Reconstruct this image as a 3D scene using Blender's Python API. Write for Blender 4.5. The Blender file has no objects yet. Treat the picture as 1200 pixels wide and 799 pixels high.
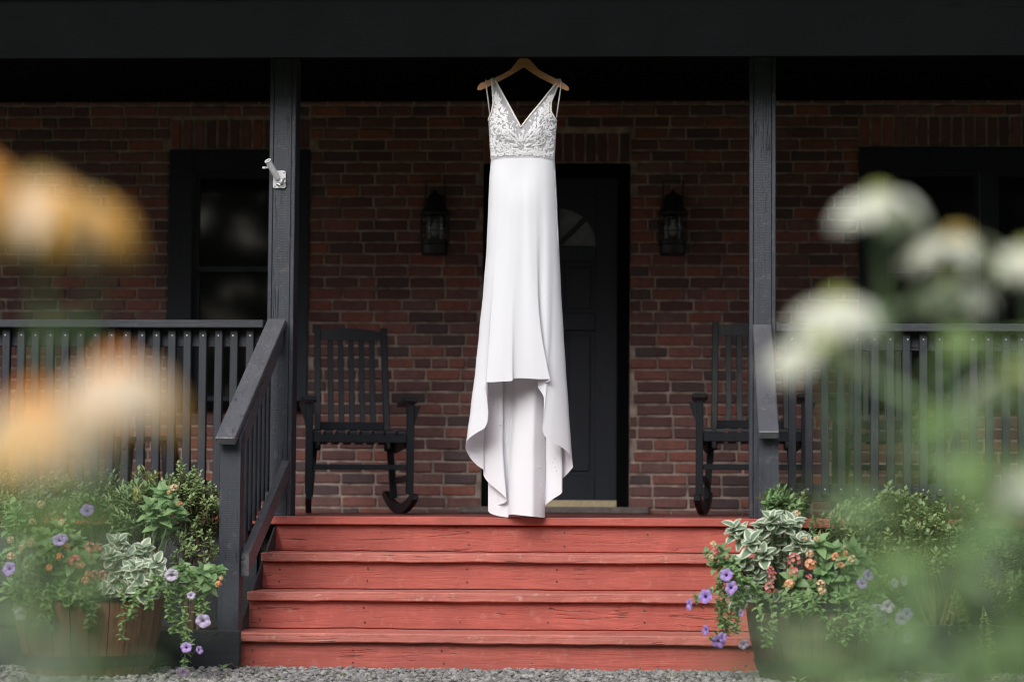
import bpy, bmesh, math, random
from mathutils import Vector, Matrix, noise

sc = bpy.context.scene
col = sc.collection
rnd = random.Random(7)
R = math.radians

# ------------------------------------------------------------------ camera
CAM = Vector((0.0, -11.9, 0.786))
YAW, PITCH, ROLL = R(2.6), R(3.6), 0.005
F = 85.0 / 36.0 * 1200.0
SHX = -0.098
cd = bpy.data.cameras.new('camera')
cam = bpy.data.objects.new('camera', cd)
col.objects.link(cam)
CR = Matrix.Rotation(YAW, 4, 'Z') @ Matrix.Rotation(math.pi/2 + PITCH, 4, 'X') @ Matrix.Rotation(ROLL, 4, 'Z')
cam.matrix_world = Matrix.Translation(CAM) @ CR
cd.lens = 85.0; cd.sensor_width = 36.0; cd.shift_x = SHX
cd.clip_start = 0.05; cd.clip_end = 500.0
cd.dof.use_dof = True
cd.dof.focus_distance = 11.35
cd.dof.aperture_fstop = 1.7
cd.dof.aperture_blades = 0
sc.camera = cam

# ------------------------------------------------------------------ world, sun, exposure
SUN_EL, SUN_AZ = R(42), R(200)          # azimuth clockwise from +Y: behind the camera, to its left
w = bpy.data.worlds.new('World'); sc.world = w; w.use_nodes = True
nt = w.node_tree; nt.nodes.clear()
wo = nt.nodes.new('ShaderNodeOutputWorld'); bg = nt.nodes.new('ShaderNodeBackground')
sky = nt.nodes.new('ShaderNodeTexSky'); sky.sky_type = 'NISHITA'; sky.sun_disc = False
sky.sun_elevation = SUN_EL; sky.sun_rotation = SUN_AZ; sky.dust_density = 4.0
hs = nt.nodes.new('ShaderNodeHueSaturation'); hs.inputs['Saturation'].default_value = 0.62
nt.links.new(sky.outputs[0], hs.inputs['Color']); nt.links.new(hs.outputs[0], bg.inputs['Color'])
bg.inputs['Strength'].default_value = 0.12
nt.links.new(bg.outputs[0], wo.inputs['Surface'])
sl = bpy.data.lights.new('sun', 'SUN'); sl.energy = 1.25; sl.angle = R(40); sl.color = (1.0, 0.985, 0.96)
so = bpy.data.objects.new('sun', sl); col.objects.link(so)
sd = Vector((math.sin(SUN_AZ)*math.cos(SUN_EL), math.cos(SUN_AZ)*math.cos(SUN_EL), math.sin(SUN_EL)))
so.rotation_euler = sd.to_track_quat('Z', 'Y').to_euler()
so.location = (-6, -14, 12)
vs = sc.view_settings
vs.view_transform = 'Standard'; vs.look = 'None'; vs.gamma = 1.0; vs.exposure = 0.76
try: sc.display_settings.display_device = 'sRGB'
except Exception: pass
sc.render.engine = 'CYCLES'
sc.cycles.use_denoising = True
sc.cycles.pixel_filter_type = 'BLACKMAN_HARRIS'; sc.cycles.filter_width = 1.1
sc.cycles.max_bounces = 8
sc.cycles.transparent_max_bounces = 12

# ------------------------------------------------------------------ helpers
def P(u, v, Y):
    """photo position (1200x799) at depth plane Y -> world point"""
    d = CR.to_3x3() @ Vector(((u - 600.0 + SHX*1200.0)/F, (399.5 - v)/F, -1.0))
    return CAM + d * ((Y - CAM.y)/d.y)

def S(r, g, b):
    f = lambda c: (c/255.0)/12.92 if c <= 10 else ((c/255.0 + 0.055)/1.055)**2.4
    return (f(r), f(g), f(b), 1.0)

class MB:
    def __init__(s):
        s.v = []; s.f = []; s.m = []
    def add(s, verts, faces, mi=0):
        o = len(s.v)
        s.v += [Vector(p) for p in verts]
        s.f += [tuple(i + o for i in f) for f in faces]
        s.m += [mi]*len(faces)
        return s
    def box(s, a, b, mi=0, rot=None, piv=None, ch=0.0):
        x0, y0, z0 = a; x1, y1, z1 = b
        if ch > 0:                              # chamfer on every long edge, cheap: two rings inset
            vs_ = []; 
            c = min(ch, abs(x1-x0)*.3, abs(y1-y0)*.3, abs(z1-z0)*.3)
            bm = bmesh.new()
            vv = [bm.verts.new(p) for p in ((x0,y0,z0),(x1,y0,z0),(x1,y1,z0),(x0,y1,z0),(x0,y0,z1),(x1,y0,z1),(x1,y1,z1),(x0,y1,z1))]
            for q in ((0,3,2,1),(4,5,6,7),(0,1,5,4),(1,2,6,5),(2,3,7,6),(3,0,4,7)): bm.faces.new([vv[i] for i in q])
            bmesh.ops.bevel(bm, geom=list(bm.edges), offset=c, segments=1, affect='EDGES')
            bm.verts.index_update()
            vs_ = [v.co.copy() for v in bm.verts]; fs = [tuple(v.index for v in f.verts) for f in bm.faces]
            bm.free()
        else:
            vs_ = [Vector(p) for p in ((x0,y0,z0),(x1,y0,z0),(x1,y1,z0),(x0,y1,z0),(x0,y0,z1),(x1,y0,z1),(x1,y1,z1),(x0,y1,z1))]
            fs = ((0,3,2,1),(4,5,6,7),(0,1,5,4),(1,2,6,5),(2,3,7,6),(3,0,4,7))
        if rot is not None:
            pv = Vector(piv) if piv else Vector(((x0+x1)/2, (y0+y1)/2, (z0+z1)/2))
            vs_ = [rot @ (p - pv) + pv for p in vs_]
        return s.add(vs_, fs, mi)
    def bar(s, p0, p1, wd, th, side=(1,0,0), ch=0.003, mi=0):
        """board from p0 to p1, width wd along 'side', thickness th"""
        p0, p1 = Vector(p0), Vector(p1)
        ax = (p1-p0); L = ax.length; ax.normalize()
        sd_ = Vector(side); sd_ = (sd_ - ax*sd_.dot(ax)).normalized()
        up = sd_.cross(ax)
        M = Matrix((sd_, ax, up)).transposed()
        t = MB().box((-wd/2, 0, -th/2), (wd/2, L, th/2), ch=ch)
        return s.add([M @ p + p0 for p in t.v], t.f, mi)
    def tube(s, path, r, n=8, mi=0, cap=True):
        pts = [Vector(p) for p in path]; k = len(pts)
        rr = r if isinstance(r, (list, tuple)) else [r]*k
        vs_ = []; fs = []; ref = None
        for i, p in enumerate(pts):
            t = (pts[min(i+1, k-1)] - pts[max(i-1, 0)]).normalized()
            if ref is None:
                ref = t.orthogonal().normalized()
            ref = (ref - t*ref.dot(t)).normalized()
            b = t.cross(ref)
            for j in range(n):
                a = 2*math.pi*j/n
                vs_.append(p + (ref*math.cos(a) + b*math.sin(a))*rr[i])
        for i in range(k-1):
            for j in range(n):
                fs.append((i*n+j, i*n+(j+1) % n, (i+1)*n+(j+1) % n, (i+1)*n+j))
        if cap:
            fs.append(tuple(range(n-1, -1, -1))); fs.append(tuple((k-1)*n+j for j in range(n)))
        return s.add(vs_, fs, mi)
    def lathe(s, prof, c=(0,0,0), n=20, mi=0, a0=0.0, a1=2*math.pi):
        c = Vector(c); full = abs(a1-a0-2*math.pi) < 1e-6
        m = n if full else n+1
        vs_ = [c + Vector((r*math.cos(a0+(a1-a0)*j/n), r*math.sin(a0+(a1-a0)*j/n), z)) for r, z in prof for j in range(m)]
        fs = []
        for i in range(len(prof)-1):
            for j in range(n):
                j2 = (j+1) % m
                fs.append((i*m+j, i*m+j2, (i+1)*m+j2, (i+1)*m+j))
        return s.add(vs_, fs, mi)
    def prism(s, outline, y0, y1, mi=0):
        """outline in (x, z), extruded from y0 to y1"""
        n = len(outline)
        vs_ = [(x, y0, z) for x, z in outline] + [(x, y1, z) for x, z in outline]
        fs = [tuple(range(n)), tuple(range(2*n-1, n-1, -1))] + [(i, i+n, (i+1) % n + n, (i+1) % n) for i in range(n)]
        return s.add(vs_, fs, mi)
    def xf(s, M):
        s.v = [M @ p for p in s.v]; return s
    def mesh(s, name, mats, off=None, smooth=False, fix=True):
        me = bpy.data.meshes.new(name)
        o = off or Vector((0, 0, 0))
        me.from_pydata([p - o for p in s.v], [], s.f)
        if not isinstance(mats, (list, tuple)): mats = [mats]
        for m in mats: me.materials.append(m)
        if len(mats) > 1: me.polygons.foreach_set('material_index', s.m)
        if smooth: me.polygons.foreach_set('use_smooth', [True]*len(s.f))
        if fix:
            bm = bmesh.new(); bm.from_mesh(me)
            bmesh.ops.recalc_face_normals(bm, faces=bm.faces)
            bm.to_mesh(me); bm.free()
        me.update()
        return me

ORG = {}
def empty(name, loc, rz=0.0):
    o = bpy.data.objects.new(name, None); col.objects.link(o)
    o.location = loc; o.rotation_euler = (0, 0, rz); o.empty_display_size = 0.1
    ORG[o.name] = Vector(loc)
    return o
def tag(o, label=None, cat=None, group=None, kind=None):
    if label: o['label'] = label
    if cat: o['category'] = cat
    if group: o['group'] = group
    if kind: o['kind'] = kind
    return o
def link(name, me, parent=None, loc=(0,0,0)):
    o = bpy.data.objects.new(name, me); col.objects.link(o); o.location = loc
    if parent is not None: o.parent = parent
    return o
def part(name, mb, mats, parent, smooth=False, fix=True):
    """mb in world coordinates; the part shares its root's origin"""
    off = ORG[parent.name]
    o = link(name, mb.mesh(name, mats, off, smooth, fix), parent)
    ORG[o.name] = off
    return o
def solo(name, mb, mats, loc=None, smooth=False, fix=True):
    off = Vector(loc) if loc is not None else Vector((0,0,0))
    o = link(name, mb.mesh(name, mats, off, smooth, fix), None, off)
    ORG[o.name] = off
    return o
KIDS = {}
def copy_tree(o, parent=None):
    c = o.copy(); col.objects.link(c)
    if parent is not None: c.parent = parent
    for ch in list(o.children): copy_tree(ch, c)
    return c
def sm(o, ang=35):
    me = o.data
    me.polygons.foreach_set('use_smooth', [True]*len(me.polygons))
    try: me.set_sharp_from_angle(angle=R(ang))
    except Exception: pass
    return o

# ------------------------------------------------------------------ materials
class NT:
    def __init__(s, name):
        s.m = bpy.data.materials.new(name); s.m.use_nodes = True
        s.t = s.m.node_tree; s.t.nodes.clear()
        s.out = s.n('ShaderNodeOutputMaterial')
    def n(s, typ, **kw):
        nd = s.t.nodes.new(typ)
        for k, v in kw.items(): setattr(nd, k, v)
        return nd
    def l(s, a, b): s.t.links.new(a, b)
    def val(s, sock, x):
        if isinstance(x, bpy.types.NodeSocket): s.l(x, sock)
        else: sock.default_value = x
    def coord(s, kind='Object', scale=(1,1,1), rand=False, loc=None):
        tc = s.n('ShaderNodeTexCoord'); mp = s.n('ShaderNodeMapping')
        s.l(tc.outputs[kind], mp.inputs['Vector']); mp.inputs['Scale'].default_value = scale
        if rand:
            oi = s.n('ShaderNodeObjectInfo'); mu = s.n('ShaderNodeMath', operation='MULTIPLY'); mu.inputs[1].default_value = 37.0
            s.l(oi.outputs['Random'], mu.inputs[0]); s.l(mu.outputs[0], mp.inputs['Location'])
        return mp.outputs[0]
    def noise(s, vec, scale, detail=4.0, rough=0.55, dist=0.0):
        nd = s.n('ShaderNodeTexNoise'); s.l(vec, nd.inputs['Vector'])
        nd.inputs['Scale'].default_value = scale; nd.inputs['Detail'].default_value = detail
        nd.inputs['Roughness'].default_value = rough; nd.inputs['Distortion'].default_value = dist
        return nd.outputs['Fac']
    def ramp(s, fac, stops, interp='LINEAR'):
        r = s.n('ShaderNodeValToRGB'); s.l(fac, r.inputs[0]); r.color_ramp.interpolation = interp
        e = r.color_ramp.elements
        while len(e) < len(stops): e.new(0.5)
        for el, (p, c) in zip(e, stops):
            el.position = p; el.color = c if len(c) == 4 else (*c, 1)
        return r.outputs['Color']
    def mix(s, fac, a, b, mode='MIX'):
        m = s.n('ShaderNodeMix', data_type='RGBA', blend_type=mode)
        s.val(m.inputs[0], fac); s.val(m.inputs[6], a); s.val(m.inputs[7], b)
        return m.outputs[2]
    def math(s, op, a, b=0.5):
        m = s.n('ShaderNodeMath', operation=op); s.val(m.inputs[0], a); s.val(m.inputs[1], b); return m.outputs[0]
    def bump(s, h, strength=0.3, dist=0.01, nrm=None):
        b = s.n('ShaderNodeBump'); s.l(h, b.inputs['Height'])
        b.inputs['Strength'].default_value = strength; b.inputs['Distance'].default_value = dist
        if nrm is not None: s.l(nrm, b.inputs['Normal'])
        return b.outputs[0]
    def rand(s):
        """random per object and per loose piece"""
        oi = s.n('ShaderNodeObjectInfo'); ge = s.n('ShaderNodeNewGeometry')
        return s.math('FRACT', s.math('ADD', oi.outputs['Random'], ge.outputs['Random Per Island']), 0)
    def pbr(s, color, rough=0.6, nrm=None, spec=0.5, metal=0.0, **kw):
        b = s.n('ShaderNodeBsdfPrincipled')
        s.val(b.inputs['Base Color'], color); s.val(b.inputs['Roughness'], rough)
        s.val(b.inputs['Specular IOR Level'], spec); s.val(b.inputs['Metallic'], metal)
        if nrm is not None: s.l(nrm, b.inputs['Normal'])
        for k, v in kw.items(): s.val(b.inputs[k], v)
        return b.outputs[0]
    def done(s, sh): s.l(sh, s.out.inputs['Surface']); return s.m

def m_paint(name, color, axis='Z', rough=0.5, wear=0.0, wearcol=(0.2,0.17,0.15,1), bump=0.35, saw=0.0, spec=0.4):
    """painted timber, grain runs along axis"""
    t = NT(name)
    sc_ = {'X': (0.06,1,1), 'Y': (1,0.06,1), 'Z': (1,1,0.06)}[axis]
    v = t.coord('Object', sc_, rand=True)
    v1 = t.coord('Object', (1,1,1), rand=True)
    g = t.noise(v, 55, 6, 0.65, 1.2)
    g2 = t.noise(v, 14, 3, 0.6, 2.2)
    big = t.noise(v1, 3.5, 4, 0.6)
    c = t.mix(t.ramp(big, [(0.3,(0.0,0,0)),(0.75,(1,1,1))]), tuple(x*0.78 for x in color[:3])+(1,), tuple(min(1,x*1.2) for x in color[:3])+(1,))
    c = t.mix(t.ramp(g, [(0.35,(0.8,0.8,0.8)),(0.6,(0,0,0))]), c, tuple(x*0.74 for x in color[:3])+(1,))
    ck = t.math('MULTIPLY', t.ramp(t.noise(v, 5.5, 3, 0.6, 2.5), [(0.488,(0,0,0)),(0.499,(1,1,1)),(0.510,(0,0,0))]), t.ramp(t.noise(v1, 6.0, 3, 0.6), [(0.50,(0,0,0)),(0.62,(1,1,1))]))
    c = t.mix(t.math('MULTIPLY', ck, 0.75), c, tuple(x*0.25 for x in color[:3])+(1,))
    kn_ = t.n('ShaderNodeTexVoronoi'); t.l(v1, kn_.inputs['Vector']); kn_.inputs['Scale'].default_value = 3.2
    kd = t.ramp(kn_.outputs['Distance'], [(0.02,(1,1,1)),(0.055,(0,0,0))])
    c = t.mix(t.math('MULTIPLY', kd, 0.6), c, tuple(x*0.35 for x in color[:3])+(1,))
    wm = t.math('MULTIPLY', t.ramp(t.noise(v1, 24, 5, 0.7), [(0.57,(0,0,0)),(0.68,(1,1,1))]), wear)
    c = t.mix(wm, c, wearcol)
    h = t.math('SUBTRACT', t.math('ADD', t.math('MULTIPLY', g, 0.7), t.math('MULTIPLY', g2, 0.6)), t.math('MULTIPLY', ck, 1.2))
    if saw > 0:
        wv = t.n('ShaderNodeTexWave', wave_type='BANDS', bands_direction={'X':'X','Y':'Y','Z':'Z'}[axis])
        t.l(v1, wv.inputs['Vector']); wv.inputs['Scale'].default_value = 38; wv.inputs['Distortion'].default_value = 3.5; wv.inputs['Detail'].default_value = 2
        h = t.math('ADD', h, t.math('MULTIPLY', wv.outputs['Fac'], saw))
    nrm = t.bump(h, bump, 0.004)
    rg = t.ramp(g, [(0.2,(rough-0.1,)*3),(0.8,(rough+0.15,)*3)])
    return t.done(t.pbr(c, rg, nrm, spec))

M = {}
BLACK = (0.030, 0.036, 0.047, 1)
M['post'] = m_paint('charcoal_painted_timber', (0.034,0.040,0.053,1), 'Z', 0.5, 0.3, (0.17,0.14,0.12,1), 0.7, 0.12)
M['rail_x'] = m_paint('charcoal_painted_rail', (0.030,0.035,0.045,1), 'X', 0.5, 0.3, (0.13,0.12,0.12,1), 0.5)
M['rail_y'] = m_paint('sky_lit_handrail_paint', (0.085,0.088,0.100,1), 'Y', 0.42, 0.4, (0.24,0.21,0.19,1), 0.8, spec=0.6)  # grey lightened to stand in for sky reflected off the rail, plus wear flecks
M['baluster'] = m_paint('charcoal_painted_baluster', (0.025,0.030,0.039,1), 'Z', 0.5, 0.12, (0.14,0.13,0.12,1), 0.4)
M['chair'] = m_paint('black_satin_chair_paint', (0.0060,0.0085,0.0130,1), 'Z', 0.45, 0.0, bump=0.12, spec=0.28)
M['dark_board'] = m_paint('black_stained_board', (0.025,0.029,0.035,1), 'X', 0.6, 0.15, (0.12,0.11,0.1,1), 0.5, 0.25)
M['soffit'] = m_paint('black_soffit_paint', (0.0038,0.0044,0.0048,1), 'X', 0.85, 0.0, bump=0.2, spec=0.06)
M['door'] = m_paint('navy_black_door_paint', (0.013,0.019,0.032,1), 'Z', 0.42, 0.0, bump=0.1)
RED = (0.40, 0.098, 0.077, 1)
M['red'] = m_paint('weathered_red_paint', RED, 'X', 0.55, 0.35, (0.44,0.20,0.165,1), 0.9, spec=0.3)
M['red_top'] = m_paint('weathered_red_tread_paint', (0.44,0.135,0.106,1), 'X', 0.5, 0.6, (0.52,0.32,0.26,1), 0.9, spec=0.45)
M['red_dim_worn'] = m_paint('darkened_red_porch_floor_paint', (0.17,0.050,0.044,1), 'X', 0.6, 0.4, (0.16,0.11,0.09,1), 0.6)  # floor red darkened for porch shade and less red bounce, plus wear flecks
M['tinted_edge'] = m_paint('orange_tinted_edge', (0.36,0.15,0.06,1), 'X', 0.6, 0.3, (0.40,0.25,0.15,1), 0.5)  # orange-brown stands in for the blurred yellow-green veil over the red edge

def m_brick():
    t = NT('weathered_brown_brick')
    r = t.rand()
    base = t.ramp(r, [(0.0, (0.195, 0.104, 0.101)), (0.18, (0.293, 0.143, 0.131)), (0.36, (0.24, 0.131, 0.124)), (0.52, (0.371, 0.157, 0.133)), (0.66, (0.279, 0.157, 0.148)), (0.8, (0.143, 0.103, 0.109)), (0.9, (0.404, 0.154, 0.12)), (1.0, (0.324, 0.187, 0.176))], 'CONSTANT')
    v = t.coord('Object', (1,1,1), rand=True)
    tc = t.n('ShaderNodeNewGeometry')
    wv = tc.outputs['Position']
    n1 = t.noise(wv, 26, 5, 0.65)
    n2 = t.noise(wv, 160, 3, 0.6)
    c = t.mix(t.ramp(n1, [(0.3,(0,0,0)),(0.7,(1,1,1))]), base, t.mix(0.5, base, (0.085,0.060,0.058,1)))
    c = t.mix(t.math('MULTIPLY', t.ramp(n2, [(0.5,(0,0,0)),(0.75,(1,1,1))]), 0.35), c, (0.20,0.12,0.10,1))
    smear = t.math('MULTIPLY', t.ramp(t.noise(wv, 5.5, 6, 0.72), [(0.66,(0,0,0)),(0.72,(1,1,1))]), t.ramp(n1, [(0.45,(0,0,0)),(0.62,(1,1,1))]))
    c = t.mix(t.math('MULTIPLY', smear, 0.8), c, (0.36,0.29,0.25,1))
    wx = t.ramp(t.noise(wv, 1.6, 4, 0.65), [(0.38,(0,0,0)),(0.62,(1,1,1))])
    c = t.mix(t.math('MULTIPLY', wx, 0.35), c, t.mix(1.0, c, (0.45,0.42,0.42,1), 'MULTIPLY'))
    h = t.math('ADD', t.math('MULTIPLY', n1, 0.6), t.math('MULTIPLY', n2, 0.4))
    return t.done(t.pbr(c, 0.9, t.bump(h, 0.7, 0.006), 0.2))
M['brick'] = m_brick()
def m_simple(name, color, rough=0.6, spec=0.5, metal=0.0, nscale=0, bump=0.0, var=0.0, **kw):
    t = NT(name); c = color; nrm = None
    v = t.coord('Object')
    nz = t.noise(v, nscale or 30, 4, 0.6)
    if var > 0:
        c = t.mix(t.ramp(nz, [(0.3,(0,0,0)),(0.7,(1,1,1))]), tuple(x*(1-var) for x in color[:3])+(1,), tuple(min(1,x*(1+var)) for x in color[:3])+(1,))
    if bump > 0: nrm = t.bump(nz, bump, 0.004)
    return t.done(t.pbr(c, rough, nrm, spec, metal, **kw))
M['mortar'] = m_simple('grey_tan_mortar', (0.36,0.295,0.255,1), 0.95, 0.1, 0, 14, 0.8, 0.5)
M['hoop'] = m_simple('dark_rusty_hoop', (0.045,0.04,0.038,1), 0.6, 0.4, 0.4, 50, 0.3, 0.4)
M['glass'] = m_simple('dark_window_glass', (0.008,0.010,0.010,1), 0.05, 0.30, 0, 2, 0.01, 0.2)
M['fan_glass'] = m_simple('frosted_fanlight_glass', (0.10,0.115,0.13,1), 0.25, 0.5, 0, 6, 0, 0.4)
M['clear'] = None
t = NT('clear_lantern_glass')
a = t.n('ShaderNodeBsdfTransparent'); a.inputs[0].default_value = (0.85,0.87,0.88,1)
g_ = t.n('ShaderNodeBsdfGlossy'); g_.inputs['Roughness'].default_value = 0.08; g_.inputs['Color'].default_value = (0.7,0.75,0.8,1)
mx = t.n('ShaderNodeMixShader'); mx.inputs[0].default_value = 0.03
t.l(a.outputs[0], mx.inputs[1]); t.l(g_.outputs[0], mx.inputs[2]); M['clear'] = t.done(mx.outputs[0])
M['bulb'] = m_simple('white_bulb_glass', (0.36,0.36,0.35,1), 0.2, 0.5)
M['iron'] = m_simple('black_iron', (0.010,0.012,0.015,1), 0.45, 0.5, 0, 80, 0.1)
M['brass'] = m_simple('pale_brass_threshold', (0.62,0.52,0.33,1), 0.4, 0.5, 0.25, 40, 0.05, 0.15)
M['stone'] = m_simple('grey_sill_stone', (0.16,0.14,0.13,1), 0.85, 0.2, 0, 40, 0.5, 0.3)
M['white_metal'] = m_simple('white_coated_metal', (0.62,0.64,0.68,1), 0.4, 0.5, 0, 40, 0.05, 0.08)
M['steel'] = m_simple('dull_steel', (0.34,0.33,0.31,1), 0.4, 0.5, 0.7, 60, 0.1, 0.2)
M['nail'] = m_simple('bright_nail_head', (0.5,0.5,0.52,1), 0.4, 0.5, 0.3)
M['hanger'] = m_paint('varnished_hanger_wood', (0.66,0.32,0.15,1), 'X', 0.35, 0.0, bump=0.05)
M['pot_black'] = m_simple('black_plastic', (0.012,0.013,0.016,1), 0.35, 0.5)
M['terracotta'] = m_simple('reddish_brown_pot', (0.16,0.06,0.04,1), 0.7, 0.3, 0, 30, 0.2, 0.2)

def m_fabric(name, color, sheer=0.0, weave=900, rough=0.7):
    t = NT(name); v = t.coord('Object')
    n1 = t.noise(v, weave, 2, 0.5); n2 = t.noise(v, 9, 4, 0.5)
    nrm = t.bump(t.math('ADD', t.math('MULTIPLY', n1, 0.12), t.math('MULTIPLY', n2, 0.9)), 0.25, 0.006)
    b = t.pbr(color, rough, nrm, 0.25, **{'Sheen Weight': 0.25})
    tr = t.n('ShaderNodeBsdfTranslucent'); tr.inputs['Color'].default_value = color
    m1 = t.n('ShaderNodeMixShader'); m1.inputs[0].default_value = 0.10
    t.l(b, m1.inputs[1]); t.l(tr.outputs[0], m1.inputs[2]); o = m1.outputs[0]
    if sheer > 0:
        ta = t.n('ShaderNodeBsdfTransparent'); m2 = t.n('ShaderNodeMixShader'); m2.inputs[0].default_value = sheer
        t.l(o, m2.inputs[1]); t.l(ta.outputs[0], m2.inputs[2]); o = m2.outputs[0]
    return t.done(o)
M['crepe'] = m_fabric('white_crepe', (0.69,0.705,0.75,1))
M['lining'] = m_fabric('white_crepe_lining', (0.74,0.76,0.81,1))
M['tulle'] = m_fabric('sheer_white_tulle', (0.64,0.655,0.69,1), 0.50)
M['lace'] = m_fabric('white_lace', (0.70,0.705,0.73,1), 0.0, 400)
M['trim'] = m_fabric('ivory_trim', (0.66,0.64,0.61,1))

def m_leaf(name, c0, c1, rough=0.45, transl=0.25, spec=0.4):
    t = NT(name)
    r = t.rand(); geo = t.n('ShaderNodeNewGeometry')
    nz = t.noise(geo.outputs['Position'], 40, 3, 0.5)
    c = t.mix(r, (*c0, 1), (*c1, 1))
    c = t.mix(t.math('MULTIPLY', nz, 0.35), c, tuple(x*0.6 for x in c0)+(1,))
    b = t.pbr(c, rough, None, spec)
    tr = t.n('ShaderNodeBsdfTranslucent'); t.l(t.mix(0.4, c, (c1[0]*1.3, c1[1]*1.4, c1[2]*0.7, 1)), tr.inputs['Color'])
    m1 = t.n('ShaderNodeMixShader'); m1.inputs[0].default_value = transl
    t.l(b, m1.inputs[1]); t.l(tr.outputs[0], m1.inputs[2])
    return t.done(m1.outputs[0])
M['box_leaf'] = m_leaf('boxwood_leaf', (0.11,0.20,0.085), (0.26,0.37,0.165))
M['azalea_leaf'] = m_leaf('azalea_leaf', (0.15,0.24,0.095), (0.31,0.40,0.18))
M['pieris_tip'] = m_leaf('yellow_green_tip', (0.26,0.34,0.12), (0.42,0.44,0.18))
M['lantana_leaf'] = m_leaf('lantana_leaf', (0.145,0.27,0.115), (0.27,0.41,0.18))
M['vari_in'] = m_leaf('grey_green_leaf_centre', (0.15,0.25,0.16), (0.25,0.34,0.23))
M['vari_out'] = m_leaf('cream_leaf_edge', (0.66,0.68,0.56), (0.80,0.81,0.70))
M['pet_leaf'] = m_leaf('petunia_leaf', (0.16,0.28,0.11), (0.29,0.43,0.18))
M['stem'] = m_leaf('green_stem', (0.10,0.17,0.07), (0.16,0.22,0.09), 0.5, 0.1)
M['twig'] = m_simple('brown_twig', (0.11,0.075,0.05,1), 0.8, 0.2, 0, 60, 0.4, 0.3)
M['dead_leaf'] = m_leaf('orange_brown_dead_leaf', (0.36,0.15,0.05), (0.46,0.22,0.08))
M['cone_leaf'] = m_leaf('coneflower_leaf', (0.26,0.42,0.20), (0.46,0.60,0.32), 0.5, 0.45)
M['haze_leaf'] = m_leaf('haze_paled_leaf', (0.36,0.46,0.32), (0.56,0.64,0.48), 0.5, 0.45)  # leaf green paled to stand in for bright haze near the camera
M['grass'] = m_leaf('grass_blade', (0.12,0.20,0.06), (0.26,0.34,0.14), 0.5, 0.3)
def m_petal(name, c, edge=None, transl=0.35):
    return m_leaf(name, c, edge or c, 0.55, transl, 0.2)
M['petunia'] = m_petal('violet_petal', (0.42,0.27,0.72), (0.55,0.40,0.80))
M['petunia_pale'] = m_petal('pale_lilac_petal', (0.60,0.52,0.76), (0.72,0.62,0.80))
M['throat'] = m_petal('dark_violet_throat', (0.13,0.04,0.28))
M['coral'] = m_petal('coral_pink_floret', (0.70,0.13,0.16), (0.92,0.42,0.40))
M['orange'] = m_petal('orange_floret', (0.78,0.27,0.12), (0.93,0.60,0.40))
M['peach'] = m_petal('peach_floret', (0.85,0.55,0.36), (0.88,0.70,0.52))
M['white_petal'] = m_petal('greenish_white_petal', (0.72,0.74,0.62), (0.84,0.84,0.77), 0.3)
M['cream_petal'] = m_petal('peach_cream_petal', (0.88,0.72,0.54), (0.92,0.86,0.76), 0.3)
M['gold_petal'] = m_petal('golden_petal', (0.90,0.47,0.09), (0.92,0.60,0.20), 0.3)
M['cone_orange'] = m_simple('orange_flower_cone', (0.80,0.28,0.04,1), 0.6, 0.3, 0, 200, 0.4, 0.3)
M['cone_green'] = m_simple('yellow_green_flower_cone', (0.36,0.40,0.10,1), 0.6, 0.3, 0, 200, 0.4, 0.3)
M['cone_gold'] = m_simple('golden_brown_flower_cone', (0.42,0.30,0.07,1), 0.6, 0.3, 0, 200, 0.4, 0.3)
def m_gravel():
    t = NT('grey_gravel_stone'); r = t.rand()
    base = t.ramp(r, [(0.0,(0.10,0.10,0.10)),(0.3,(0.22,0.21,0.20)),(0.55,(0.33,0.32,0.31)),(0.8,(0.17,0.165,0.165)),(1.0,(0.42,0.40,0.38))])
    g = t.n('ShaderNodeNewGeometry')
    return t.done(t.pbr(t.mix(t.math('MULTIPLY', t.noise(g.outputs['Position'], 120, 4), 0.5), base, (0.12,0.12,0.12,1)), 0.85, None, 0.25))
M['gravel'] = m_gravel()
def m_ground():
    t = NT('gravel_and_grass_ground'); g = t.n('ShaderNodeNewGeometry'); v = g.outputs['Position']
    a = t.ramp(t.noise(v, 130, 4, 0.6), [(0.3,(0.09,0.09,0.085)),(0.7,(0.27,0.26,0.25))])
    b = t.ramp(t.noise(v, 60, 5, 0.7), [(0.3,(0.035,0.055,0.02)),(0.7,(0.085,0.12,0.045))])
    sep = t.n('ShaderNodeSeparateXYZ'); t.l(v, sep.inputs[0])
    m = t.ramp(t.math('ADD', t.math('MULTIPLY', t.math('ADD', sep.outputs['Y'], 2.6), -0.6), t.math('MULTIPLY', t.noise(v, 1.2, 4), 0.8)), [(0.35,(0,0,0)),(0.6,(1,1,1))])
    return t.done(t.pbr(t.mix(m, a, b), 0.95, t.bump(t.noise(v, 100, 4), 0.6, 0.02), 0.2))
M['ground'] = m_ground()
def m_stave(name, k):
    t = NT(name); r = t.rand()
    v = t.coord('Object', (1,1,0.08), rand=True)
    base = t.ramp(r, [(0.0,(0.115,0.066,0.050)),(0.3,(0.19,0.115,0.080)),(0.6,(0.145,0.10,0.082)),(0.8,(0.17,0.105,0.078)),(1.0,(0.17,0.14,0.12))])
    base = t.mix(1.0, base, (*k, 1), 'MULTIPLY')
    n = t.noise(v, 40, 5, 0.6, 1.0)
    c = t.mix(t.ramp(n, [(0.35,(0.8,0.8,0.8)),(0.65,(0,0,0))]), base, (0.06,0.04,0.032,1))
    return t.done(t.pbr(c, 0.75, t.bump(n, 0.5, 0.004), 0.25))
M['stave'] = m_stave('reddish_barrel_stave', (1.25,.92,.80)); M['stave_grey'] = m_stave('dark_grey_brown_barrel_stave', (.55,.58,.66))
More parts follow.
